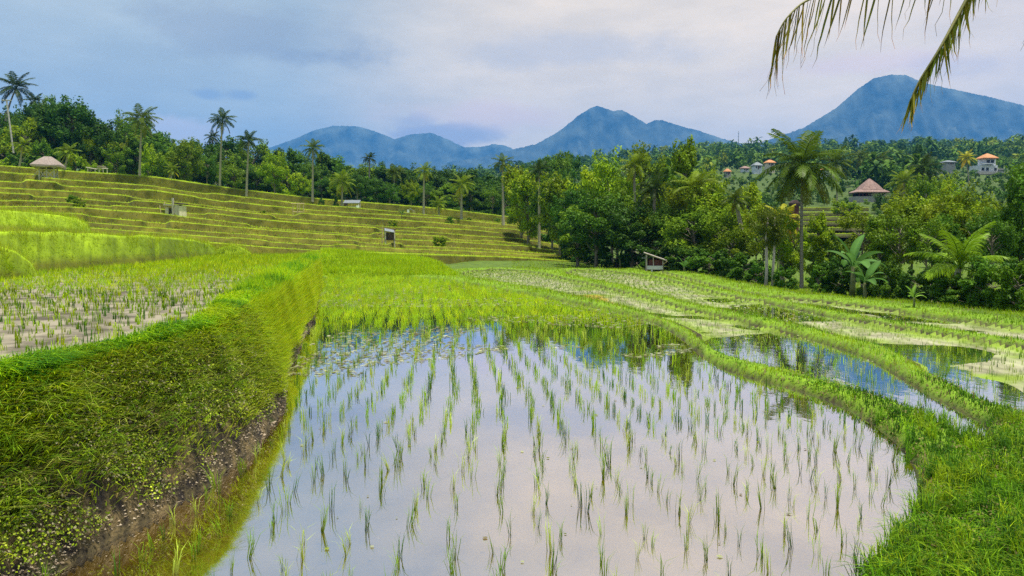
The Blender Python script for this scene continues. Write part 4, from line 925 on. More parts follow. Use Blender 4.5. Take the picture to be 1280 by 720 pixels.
for q in range(9):
    p_ = rb.uniform(20, 690); b_ = on_terrace(p_, rb.uniform(float(np.interp(p_, TOPL[:, 0], TOPL[:, 1])) + 6, float(np.interp(p_, BOT[:, 0], BOT[:, 1])) - 4))
    hh_ = rb.uniform(.5, 1.1); tn = rb.choice(['mid', 'olive', 'lime', 'deep'])
    o_ = link('leafy_shrub', None, loc=(b_.x, b_.y, b_.z - .1), rz=rb.uniform(0, 6), scale=(hh_ / 7, hh_ / 7, hh_ / 9), label='small %s terrace bush %s %s' % (TWORD[tn], 'just right of' if p_ > min(MARKS, key=lambda m: abs(m[0] - p_))[0] else 'just left of', min(MARKS, key=lambda m: abs(m[0] - p_))[1]), cat='shrub', group='small bushes on the terraces')
    c_ = link('crown', PROTO['bush'][rb.randrange(3)][0], o_); c_.color = (*TONE[tn], 1); used_labels.setdefault(o_['label'], []).append(o_)
tree(372+31, 246, 112, 'bush', 'dark', 10, 262, 'small dark round bush left of the grey-roofed field shelter', 'shrubs under the trees')
tree(421, 244, 112, 'bush', 'dark', 8, 262, 'narrower dark bush touching the grey-roofed field shelter', 'shrubs under the trees')
for lb, os_ in used_labels.items():     # what still reads alike : say how it differs in height or tone
    if len(os_) > 1:
        os_.sort(key=lambda o: -o.scale.z)
        for i, o in enumerate(os_): o['label'] = ('taller ' if i == 0 else 'shortest ' if i == len(os_) - 1 else 'middle-sized ') + lb
    for o in os_:
        if len(o['label'].split()) > 16: o['label'] = o['label'].replace(', front row,', ',').replace(', second row,', ' behind,').replace(', back row,', ' far back,').replace('airy-crowned slender', 'airy').replace('just ', '')

# ------------------------------------------------------------------ palms
def frond_mesh(seed, th0, kap, n=34, droop=.6, lmax=.31, wd=.030, yellow=0.0):
    """unit-length feather leaf growing along +X, arching down"""
    rs = np.random.RandomState(seed); P = []; th = th0; p = np.zeros(3); m = 14; T_ = []
    side0 = rs.randn() * .12
    for i in range(m + 1):
        P.append(p.copy()); d = np.array([math.cos(th), side0 * i / m, math.sin(th)]); d /= np.linalg.norm(d); T_.append(d); p = p + d / m; th -= kap / m
    P = np.array(P); T_ = np.array(T_); b = MB(); b.tube(P, list(np.linspace(.014, .003, m + 1)), 4, False)
    V0 = np.array(b.v); F0 = np.array([(f[0], f[1], f[2]) for f in b.f] + [(f[0], f[2], f[3]) for f in b.f])
    parts = [(V0, F0, np.tile([(.9, .95, .6)], (len(V0), 1)))]; V = []; C = []
    for sd in (-1, 1):
        for j in range(n):
            t = .16 + .84 * (j + rs.rand() * .5) / n; k = t * m; i = min(int(k), m - 1); f = k - i; q = P[i] * (1 - f) + P[i + 1] * f; d = T_[i]
            sv = np.cross(d, [0, 0, 1]); sv /= np.linalg.norm(sv) + 1e-6; sv = sv * sd; nv = np.cross(sv, d) * sd
            l = lmax * (math.sin(math.pi * min(1, .18 + t * .80)) ** .6) * rs.uniform(.8, 1.1)
            dr = droop * rs.uniform(.4, 1.9); o1 = sv * .85 + d * (.45 + .5 * t) + np.array([0, 0, -.15 * dr]); o1 /= np.linalg.norm(o1)
            o2 = o1 * .75 + np.array([0, 0, -dr]); o2 /= np.linalg.norm(o2); w = d * wd * .5
            a = q; b_ = q + o1 * l * .5; c = b_ + o2 * l * .5; V.append([a - w * .6, a + w * .6, b_ + w, b_ - w, c]); C.append(np.array([1, 1, 1]) * rs.uniform(.8, 1.25) * (np.array([1.5, 1.1, .9]) if rs.rand() < yellow else 1))
    V = np.array(V); k = len(V); T = (np.arange(k)[:, None, None] * 5 + np.array([[0, 1, 2], [0, 2, 3], [3, 2, 4]])).reshape(-1, 3)
    parts.append((V.reshape(-1, 3), T, np.repeat(np.array(C), 5, 0))); v, t, c = merge(parts)
    return mesh_np('frond', v, t, c, (M_frond,))
FR = [[frond_mesh(10 * a + s, th, kp, 28, dr) for s in range(2)] for a, (th, kp, dr) in enumerate(((1.25, .9, .35), (.85, 1.25, .5), (.35, 1.3, .7), (-.15, 1.1, .9), (-.75, .65, 1.0)))]
def palm(px, pyc, Y, rpx, base=None, tone=(.075, .115, .014), label='', nf=17, lean=0.0, trunk_r=.14, nuts=False, mix=(3, 4, 5, 3, 2), name='coconut_palm', group='coconut palms'):
    c = at(px, pyc, Y); x0 = X_at(base[0], Y) if base else X_at(px, Y) + lean
    z0 = z_from(base[0], base[1], Y) - .2 if base else float(ground_fn(np.array([x0]), np.array([float(Y)]))[0][0]) - .2
    if z0 > c.z - .3: z0 = c.z - .6
    o = link(name, None, loc=(x0, Y, z0), label=label, cat='palm tree', group=group)
    top = Vector((c.x - x0, 0, c.z - z0)); h = top.z; tb = MB(); pts = []; rr = []; wide = 1.6 if nf > 30 else 1.0
    for i in range(8):
        t = i / 7; pts.append((top.x * (t ** 1.6), .15 * math.sin(t * 3), h * t)); rr.append(trunk_r * (1.35 - .6 * t) if i else trunk_r * 1.6)
    tb.tube(pts, rr, 8, False); tb.build('trunk', M_palmbark, o, True)
    Lf = size_at(rpx, Y) * 1.12; rr_ = random.Random(int(px * 13 + pyc)); k = 0
    tot = sum(mix)
    for a, cnt in enumerate(mix):
        m_ = max(1, round(cnt * nf / tot))
        for j in range(m_):
            f = link('frond', FR[a][rr_.randrange(2)], o); f.location = (top.x, pts[-1][1], h); s = Lf * rr_.uniform(.85, 1.1)
            f.rotation_euler = (rr_.gauss(0, .15), rr_.gauss(0, .1), k * 2.4 + rr_.uniform(-.25, .25)); f.scale = (s, s * rr_.uniform(.85, 1.1), s); k += 1
            j2 = rr_.uniform(.8, 1.25); cc = np.array(tone) * j2
            if a == 4: cc = cc * np.array([1.9, 1.25, 1.2])
            f.color = (*cc, 1)
    if nuts:
        for j in range(9):
            an = j * .7; nb = MB(); r = .16; vs = []
            me = bpy.data.meshes.new('coconut'); bm = bmesh.new(); bmesh.ops.create_icosphere(bm, subdivisions=1, radius=r); bm.to_mesh(me); me.materials.append(M_nut)
            q = link('coconut', me, o); q.location = (top.x + .3 * math.cos(an), .3 * math.sin(an), h - .25 - .12 * (j % 3)); q.scale = (1, 1, 1.3)
    return o
DK = (.032, .060, .008); MD = (.075, .115, .008); LM = (.14, .20, .008); YL = (.36, .35, .015)
PALMS = [
 (20,110,140,23,(15,150),DK,'coconut palm standing tallest over the trees at the left edge'),
 (43,127,150,12,None,DK,'little dark palm crown just right of the tallest palm at the left edge'),
 (177,150,113,23,(178,219),MD,'shaggy coconut palm on the top terrace right of the thatched hut'),
 (278,150,114,17,(277,238),DK,'tall slim coconut palm standing highest on the open skyline'),
 (266,172,150,10,None,DK,'small distant palm half hidden behind the slim skyline palm'),
 (311,177,114,17,(310,244),DK,'coconut palm on the top terrace just right of the slim skyline palm'),
 (391,186,115,15,(392,251),MD,'coconut palm rising in front of the left mountain'),
 (428,228,113,18,(428,261),LM,'yellowish low palm beside the grey-roofed field shelter'),
 (462,198,140,10,None,DK,'dark palm crown poking above the wood left of the dark stilt hut'),
 (493,216,135,13,None,MD,'grey-green palm in the wood above the dark stilt hut'),
 (530,214,112,13,(530,272),LM,'coconut palm with drooping yellow fronds beside the small grey lean-to'),
 (577,231,108,17,(577,276),LM,'bushy yellow-green palm near the right end of the upper terraces'),
 (548,255,112,12,(549,272),LM,'short young palm between two terrace palms'),
 (628,204,104,14,(629,280),MD,'slim coconut palm under the central mountain'),
 (674,214,88,16,None,DK,'dark coconut palm with a skirt of dead fronds left of the central wood'),
 (793,207,72,22,None,LM,'pale green palm crown in the middle of the central wood'),
 (818,236,60,25,None,DK,'nearly black palm above the red-walled field hut'),
 (868,236,57,32,None,LM,'arching light green palm beside the tall narrow tree'),
 (919,250,50,20,(931,318),MD,'bare-stemmed palm leaning left over the far paddies'),
 (1045,205,130,24,None,MD,'palm crown right behind the big coconut palm'),
 (1155,212,105,24,(1156,250),DK,'dark upright palm right of the brown-roofed pavilion'),
 (1130,228,100,22,None,LM,'low feathery palm just right of the brown-roofed pavilion'),
 (1208,198,200,12,None,YL,'small yellow palm left of the white villa'),
 (1100,200,210,15,None,MD,'palm on the hillside above the brown-roofed pavilion'),
 (1075,196,230,14,None,MD,'palm on the hillside left above the brown-roofed pavilion'),
 (978,275,50,26,None,YL,'yellowed low palm fronds by the twin pale trunks'),
 (215,212,118,10,(216,226),LM,'tiny palm clump at the edge of the top terrace by the shaggy palm'),
 (85,191,113,15,(85,214),LM,'bright young palm right of the thatched hut'),
 (28,182,118,13,None,LM,'bright young palm at the left edge below the tallest palm'),
]
for px, pc, Y, r, b, tn, lb in PALMS: palm(px, pc, Y, r, b, tn, lb, nf=22)
palm(1003, 207, 45, 52, (1003, 364), (.075, .13, .010), 'big coconut palm with brown nuts towering over the middle of the right-hand wood', 34, 0, .09, True, (5, 6, 7, 7, 6))
palm(1200, 335, 27, 62, (1200, 352), (.16, .27, .010), 'low young coconut palm with broad fronds at the edge of the right-hand wood', 15, 0, .12, False, (5, 5, 3, 1, 1), name='young_palm')

# ------------------------------------------------------------------ bananas
def banana_leaf(seed, kap, th0=1.2):
    rs = np.random.RandomState(seed); V = []; th = th0; p = np.array([0., 0, 0]); m = 9; fs = []
    for i in range(m + 1):
        t = i / m; w = .012 + .14 * math.sin(math.pi * max(0, (t - .15) / .85)) ** .6 if t > .15 and t < 1 else .012
        nrm = np.array([-math.sin(th), 0, math.cos(th)]); j = rs.uniform(.9, 1.05)
        V += [p + np.array([0, -w * j, 0]) + nrm * w * .25, p, p + np.array([0, w * j, 0]) + nrm * w * .25]; p = p + np.array([math.cos(th), 0, math.sin(th)]) / m; th -= kap / m
    for i in range(m):
        a = i * 3
        for q in (0, 1): fs += [(a + q, a + q + 1, a + q + 4), (a + q, a + q + 4, a + q + 3)]
    C = np.tile([(1., 1, 1)], (len(V), 1)); C[1::3] = (1.5, 1.4, 1.6)
    return mesh_np('banana_leaf', np.array(V), np.array(fs), C, (M_frond,))
BL = [banana_leaf(1, .8, 1.4), banana_leaf(2, 1.3, 1.1), banana_leaf(3, 1.7, .8)]
def banana(px, base, top, Y, label, n=8, tone=(.07, .16, .03)):
    b = at(px, base, Y); h = size_at(base - top, Y); o = link('banana_plant', None, loc=(b.x, Y, b.z - .1), label=label, cat='banana plant', group='banana plants at the edge of the wood')
    MB().tube([(0, 0, 0), (.02, 0, h * .25), (0, 0, h * .5)], [h * .05, h * .04, h * .025], 8).build('stem', M_frond_stem, o, True)
    for k in range(n):
        f = link('banana_leaf', BL[0 if k < 2 else 1 + k % 2], o); s = h * (.62 if k < 2 else .55); f.location = (0, 0, h * .46); f.rotation_euler = (random.gauss(0, .2), 0, k * 2.4 + .5); f.scale = (s, s, s)
        j = random.uniform(.8, 1.3); f.color = (tone[0] * j, tone[1] * j, tone[2] * j, 1)
M_frond_stem = noisy('banana_stem', (.08, .10, .03), (.2, .2, .07), 4, 4, .6, .2)
banana(1065, 372, 288, 31, 'large banana clump beside the big coconut palm', 9)
banana(1080, 380, 320, 29, 'second banana plant in front of the large banana clump', 8)
banana(1142, 384, 352, 24, 'small banana plant with upright pale leaves on the paddy edge', 6, (.14, .26, .03))
banana(775, 337, 308, 60, 'banana plant just left of the red-walled field hut', 6)
banana(746, 333, 303, 64, 'banana plant with thin stem at the end of the lowest terrace', 6)
banana(855, 347, 318, 50, 'banana plant just right of the red-walled field hut', 6)
banana(440 + 62, 273, 260, 100, 'dark spiky banana plant on the terrace above the stilt hut', 7, (.04, .09, .02))

# ------------------------------------------------------------------ huts and other things people built
def thing(name, label, cat, loc, rz=0, group=None): return link(name, None, label=label, cat=cat, loc=loc, rz=rz, group=group)
def pole(parent, a, b, r, mat=None, name='pole'): return MB().tube([a, b], r, 6).build(name, mat or M_bamboo, parent)
# thatched hut on crossed bamboo legs
b = on_terrace(65, 217); Y = b.y; s = size_at(1, Y)                  # one picture unit at that depth
t = thing('thatched_hut', 'thatched hut on crossed bamboo stilts at the top left of the terraces', 'hut', b, .3)
def hip(w, d, h, rw, rd, mat, name, parent, z, thick=.12, seed=0, rag=0):
    rs = np.random.RandomState(seed); m = MB(); n = 6; ring = []
    def rect(W_, D_, zz, j):
        pts = []
        for (x0, y0, x1, y1) in ((-1, -1, 1, -1), (1, -1, 1, 1), (1, 1, -1, 1), (-1, 1, -1, -1)):
            for k in range(n):
                q = k / n; pts.append(((x0 + (x1 - x0) * q) * W_ / 2, (y0 + (y1 - y0) * q) * D_ / 2, zz + rs.randn() * j))
        return pts
    lv = [rect(w * .93, d * .93, z - thick, rag), rect(w, d, z - thick * .6, rag), rect(w * 1.0, d * 1.0, z, rag * .5), rect((w * .55 + rw * .45), (d * .55 + rd * .45), z + h * .5, 0), rect(rw, rd, z + h, 0)]
    vs = [p for r_ in lv for p in r_]; k = 4 * n; fs = [(i * k + j, i * k + (j + 1) % k, (i + 1) * k + (j + 1) % k, (i + 1) * k + j) for i in range(4) for j in range(k)]
    fs += [tuple(range(4 * k, 5 * k)), tuple(range(k))[::-1]]; m.add(vs, fs); return m.build(name, mat, parent)
hip(32 * s, 30 * s, 11 * s, 8 * s, 1.5 * s, M_thatch, 'thatched_roof', t, 17 * s, .35, 1, .06)
for x, y in ((-8, -8), (8, -8), (-8, 8), (8, 8), (0, -8)): pole(t, (x * s, y * s, -.4), (x * s, y * s, 18 * s), .09, M_palewood)
for a, c in (((-8, -8), (0, -8)), ((0, -8), (8, -8)), ((8, -8), (8, 8)), ((-8, 8), (-8, -8))):
    pole(t, (a[0] * s, a[1] * s, 0), (c[0] * s, c[1] * s, 10 * s), .06, M_palewood, 'brace'); pole(t, (a[0] * s, a[1] * s, 10 * s), (c[0] * s, c[1] * s, 0), .06, M_palewood, 'brace')
MB().box((0, 0, 11 * s), (18 * s, 18 * s, .1)).build('platform', M_bamboo, t)
pole(t, (-16 * s, -6 * s, 2 * s), (-9 * s, -8 * s, 10 * s), .05, M_palewood, 'ladder_rail')
# low bamboo rail shelter to its right
b = on_terrace(128, 215); Y = b.y; s = size_at(1, Y); t = thing('rail_shelter', 'low weathered bamboo rail shelter between the thatched hut and the shaggy palm', 'shelter', b)
for x in (-14, -5, 0, 5, 10): pole(t, (x * s, 0, -.3), (x * s, 0, 7 * s), .07, M_palewood)
pole(t, (-16 * s, 0, 8 * s), (-2 * s, 0, 5.5 * s), .07, M_palewood, 'rail'); pole(t, (-3 * s, 0, 6.5 * s), (11 * s, 0, 6.5 * s), .07, M_palewood, 'rail'); MB().box((1 * s, .5, 9 * s), (6 * s, 1.2, .25)).build('roof', M_thatch, t)
# pale plank hut
def plank_wall(parent, x0, x1, y0, y1, z0, z1, n, mat, name='plank'):
    for k in range(n):
        a = (k + .5) / n; jx = random.uniform(-.01, .01); dx, dy = (x1 - x0), (y1 - y0); ln = math.hypot(dx, dy)
        MB().box((x0 + dx * a, y0 + dy * a + jx, (z0 + z1) / 2 + random.uniform(-.02, .02)), (ln / n * .94, .05, z1 - z0), math.atan2(dy, dx)).build(name, mat, parent)
b = on_terrace(222, 268); Y = b.y; s = size_at(1, Y); t = thing('plank_hut', 'pale plank hut with a dark opening and a tall post on the left terraces', 'hut', b, -.35)
plank_wall(t, -11 * s, -6 * s, -6 * s, -6 * s, -.3, 11 * s, 3, M_palewood); plank_wall(t, 1 * s, 10 * s, -6 * s, -6 * s, -.5, 14 * s, 5, M_palewood)
plank_wall(t, 10.3 * s, 10.3 * s, -6 * s, 6 * s, -.3, 13 * s, 5, M_cream); plank_wall(t, -11 * s, 10 * s, 6 * s, 6 * s, -.3, 13 * s, 8, M_palewood); plank_wall(t, -11.3 * s, -11.3 * s, -6 * s, 6 * s, -.3, 11 * s, 4, M_palewood)
plank_wall(t, -6 * s, 1 * s, -6 * s, -6 * s, -.3, 3 * s, 3, M_palewood)
MB().box((-5 * s, 0, 14.2 * s), (17 * s, 14.5 * s, .12), 0, 0, .04).build('roof', M_palewood, t); MB().box((8 * s, 0, 15.6 * s), (9 * s, 14 * s, .12), 0, 0, .12).build('roof', M_darkwood, t)
MB().box((1.5 * s, -6.6 * s, 11 * s), (2.2 * s, .12, 23 * s)).build('post', M_palewood, t); pole(t, (-18 * s, -6 * s, 1 * s), (-20 * s, -6 * s, 14 * s), .05); pole(t, (-20 * s, -6 * s, 2 * s), (-10 * s, -6 * s, 2 * s), .05, None, 'rail'); pole(t, (-11.5 * s, -6.3 * s, 10 * s), (-12 * s, -6.3 * s, 18 * s), .05)
# dark stilt hut with a pale post
b = on_terrace(487, 303); Y = b.y; s = size_at(1, Y); t = thing('stilt_hut', 'small dark stilt hut with patched roof and pale bamboo post on the lower terraces', 'hut', b, .25)
for x, y in ((-5, -5), (6, -5), (-5, 5), (6, 5)): pole(t, (x * s, y * s, -.3), (x * s, y * s, 17 * s), .05, M_palewood)
for nm, c, d in (('front_wall', (1.5 * s, -4.2 * s, 10.5 * s), (8.5 * s, .05, 8 * s)), ('back_wall', (.5 * s, 5 * s, 10.5 * s), (11 * s, .05, 9 * s)), ('side_wall', (-5 * s, 0, 10.5 * s), (.05, 10 * s, 9 * s)), ('side_wall', (6 * s, 0, 10.5 * s), (.05, 8 * s, 8 * s))): MB().box(c, d).build(nm, M_darkwood, t)
MB().box((.5 * s, 0, 5.6 * s), (12 * s, 12 * s, .06)).build('platform', M_darkwood, t)
MB().box((-.3 * s, -3 * s, 17.3 * s), (12 * s, 7.5 * s, .05), 0, .45, .18).build('roof_sheet', M_sheet, t); MB().box((1 * s, 4 * s, 18.2 * s), (14 * s, 8 * s, .05), 0, -.25, .1).build('roof_sheet', M_redwood, t)
pole(t, (-9 * s, -6 * s, -.3), (-9 * s, -6 * s, 22 * s), .06, M_bamboo, 'post'); MB().box((-11 * s, -3 * s, 13 * s), (6 * s, 5 * s, .06), 0, 0, -.4).build('awning', M_darkwood, t)
# grey roofed field shelter
b = on_terrace(441, 262); Y = b.y; s = size_at(1, Y); t = thing('field_shelter', 'grey-roofed field shelter with clutter beneath on the upper terraces', 'shelter', b)
for x, y in ((-9, -4), (9, -4), (-9, 5), (9, 5)): pole(t, (x * s, y * s, -.3), (x * s, y * s, (5 if y < 0 else 9) * s), .07, M_palewood)
MB().box((0, 0, 7.8 * s), (20 * s, 11 * s, .08), 0, .38).build('roof', M_sheet, t)
MB().box((-7 * s, -4.4 * s, 3 * s), (4 * s, .2, 6 * s), 0, 0, .3).build('side_panel', M_darkwood, t); MB().box((8 * s, -4.6 * s, 1.5 * s), (3 * s, .5, 3 * s)).build('sack', M_white, t); MB().box((0, -1 * s, 1.2 * s), (14 * s, 4 * s, 2 * s)).build('bench', M_palewood, t)
# small lean-to
b = on_terrace(514, 263); Y = b.y; s = size_at(1, Y); t = thing('lean_to', 'tiny white-ended lean-to shelter left of the palm with yellow fronds', 'shelter', b)
MB().box((-3 * s, 0, 2.5 * s), (2.5 * s, .5, 5 * s)).build('end_wall', M_white, t); MB().box((1.5 * s, 0, 4.6 * s), (7 * s, 4 * s, .1), 0, 0, .5).build('roof', M_sheet, t); pole(t, (4 * s, -1, -.3), (4 * s, -1, 4 * s), .06); pole(t, (4 * s, 1, -.3), (4 * s, 1, 4 * s), .06)
# bamboo frame
b = on_terrace(374, 268); Y = b.y; s = size_at(1, Y); t = thing('bamboo_frame', 'open yellow bamboo frame of four poles standing on the terraces', 'frame', b)
for x, y in ((-6.5, 0), (-.8, 0), (6.5, 0), (-1, 10)): pole(t, (x * s, y * s, -.2), (x * s, y * s, 13 * s), .055)
pole(t, (-9 * s, 0, 13.2 * s), (8 * s, 0, 13.2 * s), .055, None, 'rail'); pole(t, (-7 * s, 0, 3 * s), (7 * s, 0, 2.6 * s), .05, None, 'rail')
# red-walled field hut
Y = 53; b = at(818, 342.5, Y); s = size_at(1, Y); t = thing('field_hut', 'small field hut with dark red walls, slanting roof and white board base beside the wood', 'hut', b, -.12)
for x, y in ((-10, -6), (10, -6), (-10, 8), (10, 8)): pole(t, (x * s, y * s, -.3), (x * s, y * s, (24 if x < 0 else 17) * s), .045, M_palewood)
for c, d in (((1 * s, -5.2 * s, 13.5 * s), (17 * s, .05, 9 * s)), ((0, 8 * s, 13 * s), (20 * s, .05, 14 * s)), ((10 * s, 1 * s, 12 * s), (.05, 13 * s, 8 * s)), ((-10 * s, 1 * s, 10 * s), (.05, 13 * s, 17 * s))): MB().box(c, d).build('wall', M_redwood if c[1] < 0 else M_darkwood, t)
MB().box((0, -6.4 * s, 8.3 * s), (19 * s, .06, 4.6 * s)).build('white_board', M_white, t); MB().box((-3.5 * s, -6.4 * s, 3.4 * s), (1.6 * s, .06, 4.6 * s)).build('white_board', M_white, t); MB().box((4 * s, -6.4 * s, 2 * s), (9 * s, .06, 1.4 * s)).build('white_board', M_white, t)
MB().box((0, 1 * s, 6 * s), (20 * s, 14 * s, .06)).build('floor', M_palewood, t)
MB().box((.5 * s, 1 * s, 21.2 * s), (29 * s, 19 * s, .06), 0, 0, .34).build('roof', M_thatch, t); pole(t, (-14 * s, -8.7 * s, 27 * s), (14 * s, -8.7 * s, 17.3 * s), .05, M_palewood, 'roof_edge'); MB().box((-13 * s, -5 * s, 20 * s), (6 * s, 5 * s, .06)).build('awning', M_sheet, t)
pole(t, (10 * s, -6 * s, 12 * s), (24 * s, -7 * s, 23 * s), .05, M_bamboo, 'long_pole'); pole(t, (-1.5 * s, -6.3 * s, 9 * s), (-2 * s, -6.3 * s, 22 * s), .04, M_palewood, 'strut')
# brown-roofed pavilion
Y = 168; b = at(1086, 246, Y); s = size_at(.88, Y); t = thing('pavilion', 'pavilion with a steep brown tiled roof in the valley among the trees', 'pavilion', b)
MB().box((0, 0, -.9), (46 * s, 26 * s, 1.8)).build('base', M_concrete, t)
hip(30 * s, 24 * s, 16 * s, 1.5 * s, 1.5 * s, M_brtile, 'upper_roof', t, 9.5 * s, .2, 3); hip(45 * s, 30 * s, 4.5 * s, 26 * s, 20 * s, M_brtile, 'lower_roof', t, 6.2 * s, .25, 4)
for x in (-18, -13, -8, -3): MB().tube([(x * s, -10 * s, 0), (x * s, -10 * s, 6.3 * s)], .16, 8).build('column', M_redwood, t)
MB().box((-9 * s, 6 * s, 3 * s), (22 * s, .2, 6 * s)).build('back_wall', M_darkwood, t); MB().box((10 * s, -9 * s, 3 * s), (19 * s, .2, 6 * s)).build('wall', M_cream, t); MB().box((20 * s, 0, 3 * s), (.2, 18 * s, 6 * s)).build('wall', M_cream, t)
MB().box((6 * s, -9.3 * s, 2.6 * s), (3.4 * s, .1, 5 * s)).build('door', M_redwood, t)
# white villa
Y = 318; b = at(1233, 215, Y); s = size_at(1, Y); t = thing('villa', 'white two-storey villa with an orange hipped roof on the right hillside', 'villa', b, .12)
w = MB().box((-1 * s, 4 * s, 3.5 * s), (24 * s, 18 * s, 9 * s)).build('lower_wall', M_white, t); MB().box((3 * s, 4 * s, 12.2 * s), (14 * s, 13 * s, 8.2 * s)).build('upper_wall', M_white, t)
hip(19 * s, 17 * s, 6 * s, 1 * s, 1 * s, M_tile, 'roof', t, 16.8 * s, .35, 5)
for x in (0, 5.5): f = MB().box((x * s, -2.7 * s, 12.6 * s), (3.6 * s, .25, 3.4 * s)).build('window', M_glass, t); MB().box((x * s, -2.95 * s, 10.6 * s), (4.2 * s, .3, .5 * s)).build('sill', M_white, f)
MB().box((-4 * s, -6 * s, 9.5 * s), (18 * s, 5 * s, .3)).build('balcony', M_white, t); MB().box((16 * s, 3 * s, 1 * s), (12 * s, 12 * s, 4 * s)).build('annex', M_concrete, t); MB().box((16 * s, 3 * s, 3.3 * s), (14 * s, 14 * s, .5)).build('annex_roof', M_concrete, t)
MB().box((-2 * s, -8 * s, -2 * s), (34 * s, 1.0, 3.5 * s)).build('garden_wall', M_concrete, t)
for x in (-9, -3, 8): MB().box((x * s, -5.2 * s, 3 * s), (3 * s, .25, 3.4 * s)).build('window', M_glass, t)
# hillside houses left of the big palm and behind it
def house(px, py, Y, w, h, roof, label, wall=M_white, rz=0.2):
    b = at(px, py, Y); s = size_at(1, Y); t = thing('house', label, 'house', b, rz, 'houses on the far hillside')
    MB().box((0, 0, h * s / 2 - 2), (w * s, w * .7 * s, h * s + 4)).build('wall', wall, t); hip(w * 1.25 * s, w * .95 * s, h * .8 * s, w * .25 * s, .5, roof, 'roof', t, h * s, .3, 9)
    for x in (-.25, .22): MB().box((x * w * s, -w * .352 * s, h * .55 * s), (w * .16 * s, .25, h * .45 * s)).build('window', M_glass, t)
    MB().box((.02 * w * s, -w * .352 * s, h * .4 * s), (w * .12 * s, .2, h * .75 * s)).build('door', M_redwood, t)
house(962, 208, 350, 10, 4.5, M_tile, 'hillside house with the brightest orange roof left of the big coconut palm', M_cream)
house(946, 212, 345, 10, 5, M_sheet, 'grey-roofed white hillside house in the middle of the cluster')
house(931, 214, 355, 9, 3.5, M_brtile, 'brown-roofed low house at the left of the hillside cluster')
house(909, 219, 330, 7, 4.5, M_tile, 'small lone pavilion with pale orange roof left of the hillside cluster', M_palewood)
house(1034, 216, 300, 12, 4, M_tile, 'long house with pale orange roof seen just right of the big palm crown')
house(1047, 217, 295, 7, 6, M_sheet, 'white gabled house right of the long house behind the big palm')
house(1278, 236, 160, 14, 3.5, M_tile, 'terracotta-roofed house at the right edge below the villa', M_cream)
house(1185, 206, 330, 13, 3, M_sheet, 'low grey-roofed house left of the yellow palm', M_concrete)
house(993, 259, 80, 9, 5, M_darkwood, 'dark brown shed behind the stem of the big coconut palm', M_redwood)
# poles and masts
b = at(16, 168, 124); s = size_at(1, 124); t = thing('utility_pole', 'leaning grey utility pole with crossarm at the left edge', 'utility pole', b)
pole(t, (0, 0, -3), (-6 * s, 0, 42 * s), .14, M_concrete); MB().box((-6 * s, 0, 41.5 * s), (12 * s, .15, .15)).build('crossarm', M_concrete, t)
for x in (-10, -6, -2): MB().tube([(x * s, 0, 41.8 * s), (x * s, 0, 43 * s)], .07, 6).build('insulator', M_white, t)
MB().tube([(-20 * s, 0, 27 * s), (-4 * s, 0, 25 * s)], .05, 5).build('wire', M_darkwood, t)
b = at(923, 181, 800); s = size_at(1, 800); t = thing('radio_mast', 'thin radio mast on the crest of the far hill', 'mast', b)
MB().tube([(0, 0, -8), (0, 0, 17 * s)], [.45, .2], 5).build('mast', M_concrete, t)
for k in range(3): MB().tube([(-.9, 0, (6 + k * 4) * s), (.9, 0, (6 + k * 4) * s)], .15, 4).build('crossbar', M_concrete, t)
# pale twin trunks in front of the wood
for i, (px, w, lb) in enumerate(((957, .07, 'left stem of the twin pale trunks at the paddy edge'), (965, .06, 'right stem of the twin pale trunks at the paddy edge'))):
    b = at(px, 366, 39); z1 = z_from(px, 262, 39); t = thing('pale_tree', lb, 'tree', (b.x, 39, b.z - .3)); h = z1 - b.z
    MB().tube([(0, 0, 0), (.03, 0, h * .35), (-.02 + .1 * i, 0, h * .7), (.05, 0, h)], [w * 1.5, w * 1.1, w, w * .4], 7).build('trunk', M_palewood, t, True)
    c = link('crown', PROTO['airy'][i][0], t); s_ = h / 9.5; c.location.z = h * .30; c.scale = (s_ * .55, s_ * .55, s_ * .78); c.color = (.10, .135, .014, 1)

